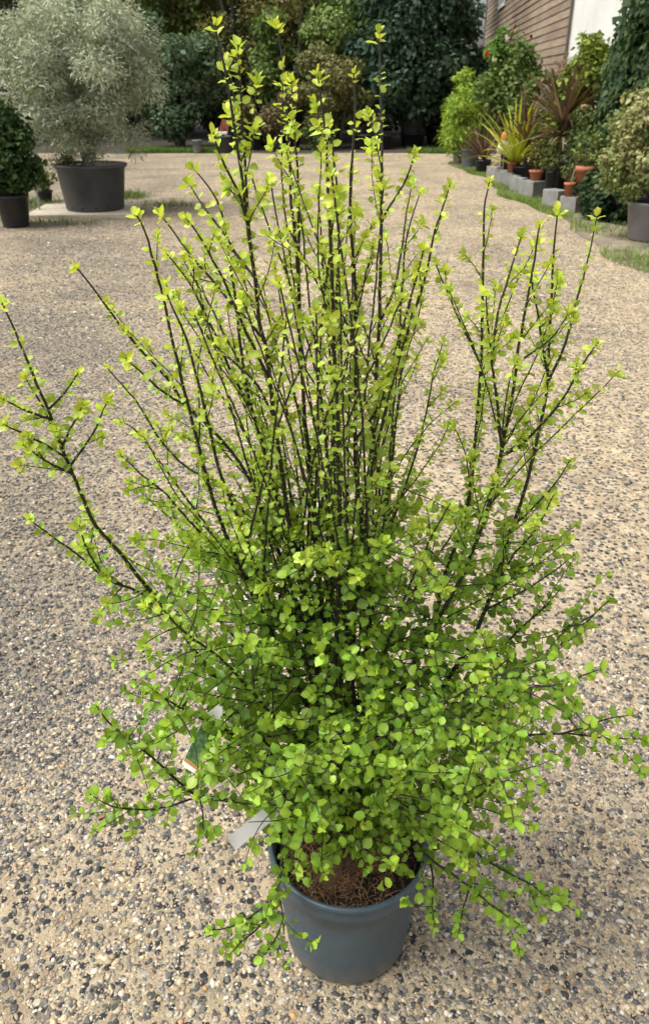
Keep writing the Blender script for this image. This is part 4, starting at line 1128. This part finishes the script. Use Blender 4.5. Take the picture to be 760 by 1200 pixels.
fill(t, [clump_cloud((c[0]+.05, c[1]+.05, c[2]+.48), (.17, .15, .34), 1300, 26, .07, 'oval', .045, [(.10, .13, .03), (.17, .19, .05), (.20, .13, .05)], .5, .3, seed=72)], stem=((c[0], c[1], c[2]+h*.6), (c[0], c[1], c[2]+.7), .008))
c, r, h, t = terracotta('b8', -6, 13, 15, 'small terracotta pot beside the tall terracotta pot')
fill(t, [sword_fan((c[0], c[1], c[2]+h-.03), 7, .55, .014, [(.20, .12, .08), (.14, .15, .06)], .15, .3, 73)])
c, r, h, t = terracotta('b8', 10, 22, 33, 'tall flared terracotta pot on the block next to the ivy')
fill(t, [clump_cloud((c[0]+.08, c[1]+.1, c[2]+.55), (.30, .25, .30), 1500, 26, .09, 'oval', .05, [(.07, .12, .03), (.14, .19, .05), (.20, .20, .06)], .5, .3, seed=74)], stem=((c[0], c[1], c[2]+h*.6), (c[0], c[1], c[2]+.75), .01))

lime = [(.14, .24, .028), (.22, .34, .038), (.30, .43, .05), (.38, .47, .075)]
p = ground_point(537, 193); q = (p[0], p[1]+.12, .006)
potted('lime_shrub', 'bright lime-green feathery shrub in a small grey pot at the row end', 'shrub', q, .10, .13, .28, 'grey_pot',
       [clump_cloud((q[0]-.02, q[1], .86), (.42, .36, .62), 5200, 85, .13, 'narrow', .10, lime, .5, .45, taper=.25, seed=81), clump_cloud((q[0]+.02, q[1], 1.62), (.16, .14, .3), 500, 10, .09, 'narrow', .10, lime, .8, .3, seed=82)], stems=5)
p = ground_point(551, 198); q = (p[0], p[1]+.18, .006)
potted('lime_shrub', 'bright lime-green feathery shrub in a wide grey pot behind brown sword leaves', 'shrub', q, .15, .19, .36, 'grey_pot',
       [clump_cloud((q[0]-.02, q[1], .95), (.42, .36, .58), 5200, 80, .13, 'narrow', .10, lime, .5, .45, seed=83)], stems=5)
rose = [(.075, .12, .03), (.115, .18, .042), (.18, .25, .065)]
q = (3.62, 17.0, .006)
t = potted('rose_bush', 'tall mid-green rose bush with red and white blooms against the boards', 'rose', q, .17, .21, .36, 'black_pot',
       [clump_cloud((q[0]-.12, q[1], 1.45), (.62, .5, .85), 7000, 110, .17, 'oval', .085, rose, .5, .45, seed=84), clump_cloud((q[0]-.42, q[1], 2.2), (.13, .12, .28), 500, 9, .09, 'oval', .07, [(.12, .22, .04)], .7, .3, seed=85)], stems=5, spread=.5, sr=.02)
def bloom(t, p, r, colr, name):
    g = np.random.default_rng(int(abs(p[0])*1000)); n = 22
    d = unit(g.normal(0, 1, (n, 3))); pos = np.array(p)+d*r*.35; nr = d; dr = unit(np.cross(d, g.normal(0, 1, (n, 3))))
    V, F = scatter(*BL['broad'], pos, np.cross(dr, nr), dr, nr, np.full(n, r*1.1))
    link('bloom', npmesh('bloom', V, F, np.repeat(np.array([colr])*g.uniform(.8, 1.1, (n, 1)), 5, 0)), M['bgleaf'], t)
for (px_, py_), cr_, r_ in (((570, 63), (.50, .04, .03), .055), ((579, 70), (.70, .67, .62), .045), ((594, 44), (.62, .58, .48), .05), ((603, 32), (.22, .06, .04), .04), ((622, 43), (.24, .07, .045), .04)):
    bloom(t, ray_point(px_, py_, 16.55), r_, cr_, 'rose')
# foliage down the gap behind
q = (3.75, 15.2, .006)
potted('leafy_shrub', 'olive-green leafy shrub behind the brown sword plants', 'shrub', q, .15, .19, .34, 'black_pot',
       [clump_cloud((q[0]-.02, q[1], 1.05), (.48, .4, .68), 4200, 70, .14, 'oval', .07, [(.055, .085, .022), (.09, .135, .035), (.15, .18, .05)], .5, .45, seed=86)], stems=4)
bronze = [(.085, .045, .035), (.13, .07, .05), (.17, .10, .075), (.20, .14, .10), (.06, .04, .03)]
p = ground_point(566, 204); q = (p[0], p[1]+.12, .006)
sword_plant('bronze_sword_plant', 'bronze sword-leaved plant in a black pot by the lime shrubs', 'cordyline', q, (.15, .24),
            sword_fan((q[0], q[1], .25), 46, .92, .045, bronze, .28, .55, 91))
q = (3.35, 14.6, .006)
sword_plant('bronze_sword_plant', 'tall bronze sword-leaved plant standing behind the yellow one', 'cordyline', q, (.16, .30),
            sword_fan((q[0], q[1], .55), 34, .95, .05, bronze, .10, .3, 92, .1), [(q[0], q[1], .25), (q[0], q[1], .6)])
yel = [(.46, .48, .05), (.56, .56, .09), (.34, .42, .045), (.62, .60, .18)]
p = ground_point(610, 219); q = (p[0]-.02, p[1]+.30, .006)
sword_plant('yellow_sword_plant', 'yellow-striped sword-leaved plant in a black pot behind blocks', 'flax plant', q, (.16, .30),
            sword_fan((q[0]-.06, q[1], .31), 60, 1.12, .055, yel, .18, .75, 93))
p = ground_point(622, 214); q = (p[0]+.08, p[1]+.25, .006)
sword_plant('green_sword_plant', 'yellow-green upright sword-leaved plant right of the arching yellow one', 'flax plant', q, (.16, .30),
            sword_fan((q[0], q[1], .31), 30, .75, .045, [(.13, .20, .035), (.20, .27, .05), (.30, .33, .06)], .12, .4, 94))
# the two tall black pots, the near one carrying the big bronze plant
p = ground_point(643, 238); q = (p[0], p[1]+.08, .006)
t = thing('tall_pot', 'tall slim black pot standing left of its twin', 'pot', q, 0, 'tall slim black pots'); round_pot(t, q, .062, .075, .42, 'black_pot')
fill(t, [clump_cloud((q[0], q[1], .62), (.14, .12, .2), 500, 12, .07, 'oval', .05, [(.09, .11, .03), (.16, .17, .05)], .5, .3, seed=75)])
p = ground_point(655, 236); q = (p[0], p[1]+.22, .006)
t = sword_plant('bronze_sword_plant', 'largest bronze sword-leaved plant on a short trunk in a tall black pot', 'cordyline', q, (.085, .50),
            join_clouds([sword_fan((q[0]-.03, q[1], .86), 66, .98, .05, bronze+[(.22, .17, .08)], .15, .5, 95, .25), sword_fan((q[0]-.02, q[1], .85), 16, .8, .045, [(.26, .19, .12), (.18, .12, .08)], .75, .6, 96),
                         sword_fan((q[0], q[1], .92), 14, .5, .06, [(.22, .11, .07)], 1.9, .2, 97)]), [(q[0], q[1], .40), (q[0]-.01, q[1], .75), (q[0]-.03, q[1], 1.1)])
# info label: orange and white drop-shaped tag
p = ray_point(592, 168, 15.4); tg_ = thing('plant_tag', 'orange and white bag-shaped tag standing by the yellow sword plant', 'plant tag', (p[0], p[1], p[2]-.22))
mb = MB(); mb.lathe([(0, -.17), (.13, -.17), (.15, -.10), (.12, .02), (.085, .05)], 20, tuple(p), 1, .45); link('bag', mb.mesh('bag'), plain('cream_sack', (.50, .50, .36), .7, .2, 9), tg_)
mb = MB(); mb.lathe([(.085, .05), (.09, .06), (.09, .15), (.05, .19), (0, .19)], 20, tuple(p), 1, .5); link('cap', mb.mesh('cap'), plain('orange_cap', (.62, .21, .05), .6, .2, 9), tg_)
mb = MB(); mb.tube([(p[0], p[1]+.05, .0), (p[0], p[1]+.05, p[2]-.1)], [.012, .012], 6); link('stake', mb.mesh('stake'), M['metal'], tg_)
# climbers on the barn
def ivy(name, label, Y0, Y1, z0, z1, n, cols, size, seed, out=.22, shape=None, leaf='broad', mat='gloss_leaf'):
    g = np.random.default_rng(seed); Ym = (Y0+Y1)/2
    t = thing(name, label, 'climber', wall_pt(Ym, .1, 0))
    m = 90; cy = g.uniform(Y0, Y1, m); cz = g.uniform(z0, z1, m)
    if shape is not None: cy = np.array([np.clip(y, *shape(zz)) for y, zz in zip(cy, cz)])
    idx = g.integers(0, m, n); y = cy[idx]+g.normal(0, .28, n); zz = np.clip(cz[idx]+g.normal(0, .26, n), .05, z1+.4)
    oo = out*g.uniform(.15, 1, n)*(1+.35*np.sin(idx*12.9898)); pos = np.array([wall_pt(a, b_, c_) for a, b_, c_ in zip(y, oo+.03, zz)])
    nr = unit(wn_dir[None]*.9+np.array([0, -.2, .5])+g.normal(0, .4, (n, 3))); dr = np.array([0, 0, -1.])+g.normal(0, .5, (n, 3)); dr = unit(dr-nr*(dr*nr).sum(1, keepdims=True))
    V, F = scatter(*BL[leaf], pos, np.cross(dr, nr), dr, nr, size*np.exp(g.normal(0, .25, n)))
    cols = np.array(cols); col = cols[g.integers(0, len(cols), n)]*np.exp(g.normal(0, .2, (n, 1)))
    link('foliage', npmesh('foliage', V, F, np.repeat(col, len(BL[leaf][0]), 0)), M[mat], t)
    mb = MB()
    for q in range(5):
        yb = Ym+g.uniform(-.3, .3); yt = g.uniform(Y0, Y1)
        P = smooth_path([wall_pt(yb, .06, 0), wall_pt((yb+yt)/2+g.uniform(-.2, .2), .05, (z0+z1)/2), wall_pt(yt, .05, z1)], .15); mb.tube(P, np.linspace(.022, .006, len(P)), 6)
    link('stems', mb.mesh('stems'), M['tree_bark'], t)['kind'] = 'stuff'
    return t
ivy('wall_ivy', 'dark green ivy covering the white sheeting of the barn', 10.4, 13.6, .1, 4.2, 9000, [(.018, .040, .014), (.030, .062, .020), (.048, .085, .028), (.075, .11, .045)], .085, 101, .2, lambda z_: (10.4, 11.8-.62*max(0, z_-1.4)))
q = (3.72, 13.0, .006)
t = potted('golden_vine', 'yellow-green leafy climber in front of the dark ivy', 'climber', q, .16, .2, .34, 'black_pot',
       [clump_cloud((q[0]-.05, q[1], 1.35), (.30, .34, .55), 2600, 55, .13, 'broad', .075, [(.09, .14, .025), (.15, .21, .035), (.24, .29, .05)], .5, .45, seed=102),
        clump_cloud((q[0]+.12, q[1], 1.75), (.30, .32, .42), 1900, 36, .12, 'broad', .075, [(.13, .19, .03), (.22, .28, .045)], .5, .45, seed=103)], stems=4, sr=.015)
bloom(t, ray_point(685, 127, 12.45), .07, (.72, .52, .36), 'peach')
dead = [(.16, .09, .05), (.20, .13, .075), (.11, .06, .04)]
q = (3.72, 13.9, .006)
potted('russet_shrub', 'russet faded shrub rising behind the largest bronze plant', 'shrub', q, .15, .19, .34, 'black_pot',
       [clump_cloud((q[0], q[1], 1.55), (.36, .3, .32), 1500, 34, .10, 'oval', .06, dead, .5, .4, seed=104), clump_cloud((q[0], q[1], 1.0), (.36, .3, .5), 1800, 34, .11, 'oval', .06, [(.07, .09, .025), (.12, .14, .04)], .5, .4, seed=105)], stems=4)
q = (3.70, 12.2, .006)
potted('leafy_shrub', 'loose olive-green shrub filling the gap behind the terracotta pots', 'shrub', q, .13, .16, .30, 'black_pot',
       [clump_cloud((q[0]-.05, q[1], .80), (.34, .3, .50), 3000, 55, .12, 'oval', .06, [(.05, .08, .022), (.085, .125, .035), (.15, .17, .05)], .5, .4, seed=109)], stems=4)
# variegated shrub in the large mauve-grey tub
p = ground_point(748, 287); q = (p[0]+.22, p[1]+.30, .006)
var = [(.07, .11, .03), (.12, .165, .05), (.20, .23, .08), (.34, .34, .15), (.42, .40, .21), (.09, .13, .035)]
t = thing('variegated_shrub', 'cream and green variegated shrub in a large mauve-grey tub', 'shrub', q)
mb = MB(); mb.lathe([(0, .004), (.23, .004), (.24, .02), (.290, .36), (.308, .375), (.318, .40), (.304, .405), (.29, .39), (.26, .28), (0, .28)], 40, q); link('pot', mb.mesh('pot'), M['mauve_pot'], t)
m2 = MB(); m2.disc(.287, .375, 30, q); link('soil', m2.mesh('soil'), M['soil'], t)
link('stems', limbs((q[0], q[1], .3), (q[0]-.05, q[1], 1.2), .02, 6, .4, 9).mesh('stems'), M['tree_bark'], t)['kind'] = 'stuff'
V, F, K = join_clouds([clump_cloud((q[0]-.02, q[1], 1.02), (.60, .52, .56), 12000, 130, .13, 'oval', .052, var, .5, .5, seed=106), clump_cloud((q[0]-.28, q[1]+.05, .78), (.36, .36, .30), 2600, 40, .11, 'oval', .05, var, .5, .5, seed=107)])
link('foliage', npmesh('foliage', V, F, K), M['gloss_leaf'], t)
# ivy spilling over the ground beside the tub
p = ground_point(709, 263); g1 = thing('ground_ivy', 'mound of dark ivy spilling onto the grass beside the mauve tub', 'ivy', (p[0], p[1]+.3, 0))
V, F, K = join_clouds([clump_cloud((p[0]+.05, p[1]+.45, .22), (.42, .5, .30), 3600, 60, .10, 'broad', .06, [(.02, .04, .018), (.035, .065, .026), (.065, .10, .045)], .7, .4, flat_bottom=.03, seed=108)])
link('foliage', npmesh('foliage', V, F, K), M['gloss_leaf'], g1)
link('stems', limbs((p[0]+.05, p[1]+.45, 0), (p[0]+.05, p[1]+.45, .3), .012, 5, .4, 12).mesh('stems'), M['tree_bark'], g1)['kind'] = 'stuff'

# ------------------------------------------------------------------ a few dry bits lying on the yard
dl = np.random.default_rng(77)
M['dry'] = plain('dry_leaf', (.20, .105, .05), .8, .35, 90, .4, .001)
for (px_, py_, sz_, lab_) in ((113, 962, .022, 'curled brown dry leaf on the pebbles left of the pot'), (58, 842, .016, 'small brown leaf scrap among grey stones at the left')):
    p = ground_point(px_, py_); T_, F_ = leaf_template(.55, .08, .7, -.25, px_)
    a_ = dl.uniform(0, 6.28); ca, sa = math.cos(a_), math.sin(a_)
    V = np.stack([p[0]+sz_*(T_[:, 0]*ca-T_[:, 1]*sa), p[1]+sz_*(T_[:, 0]*sa+T_[:, 1]*ca), .006+sz_*np.abs(T_[:, 2])], -1)
    set_props(link('dry_leaf', npmesh('dry_leaf', V, F_, smooth=True), M['dry']), lab_, 'leaf')
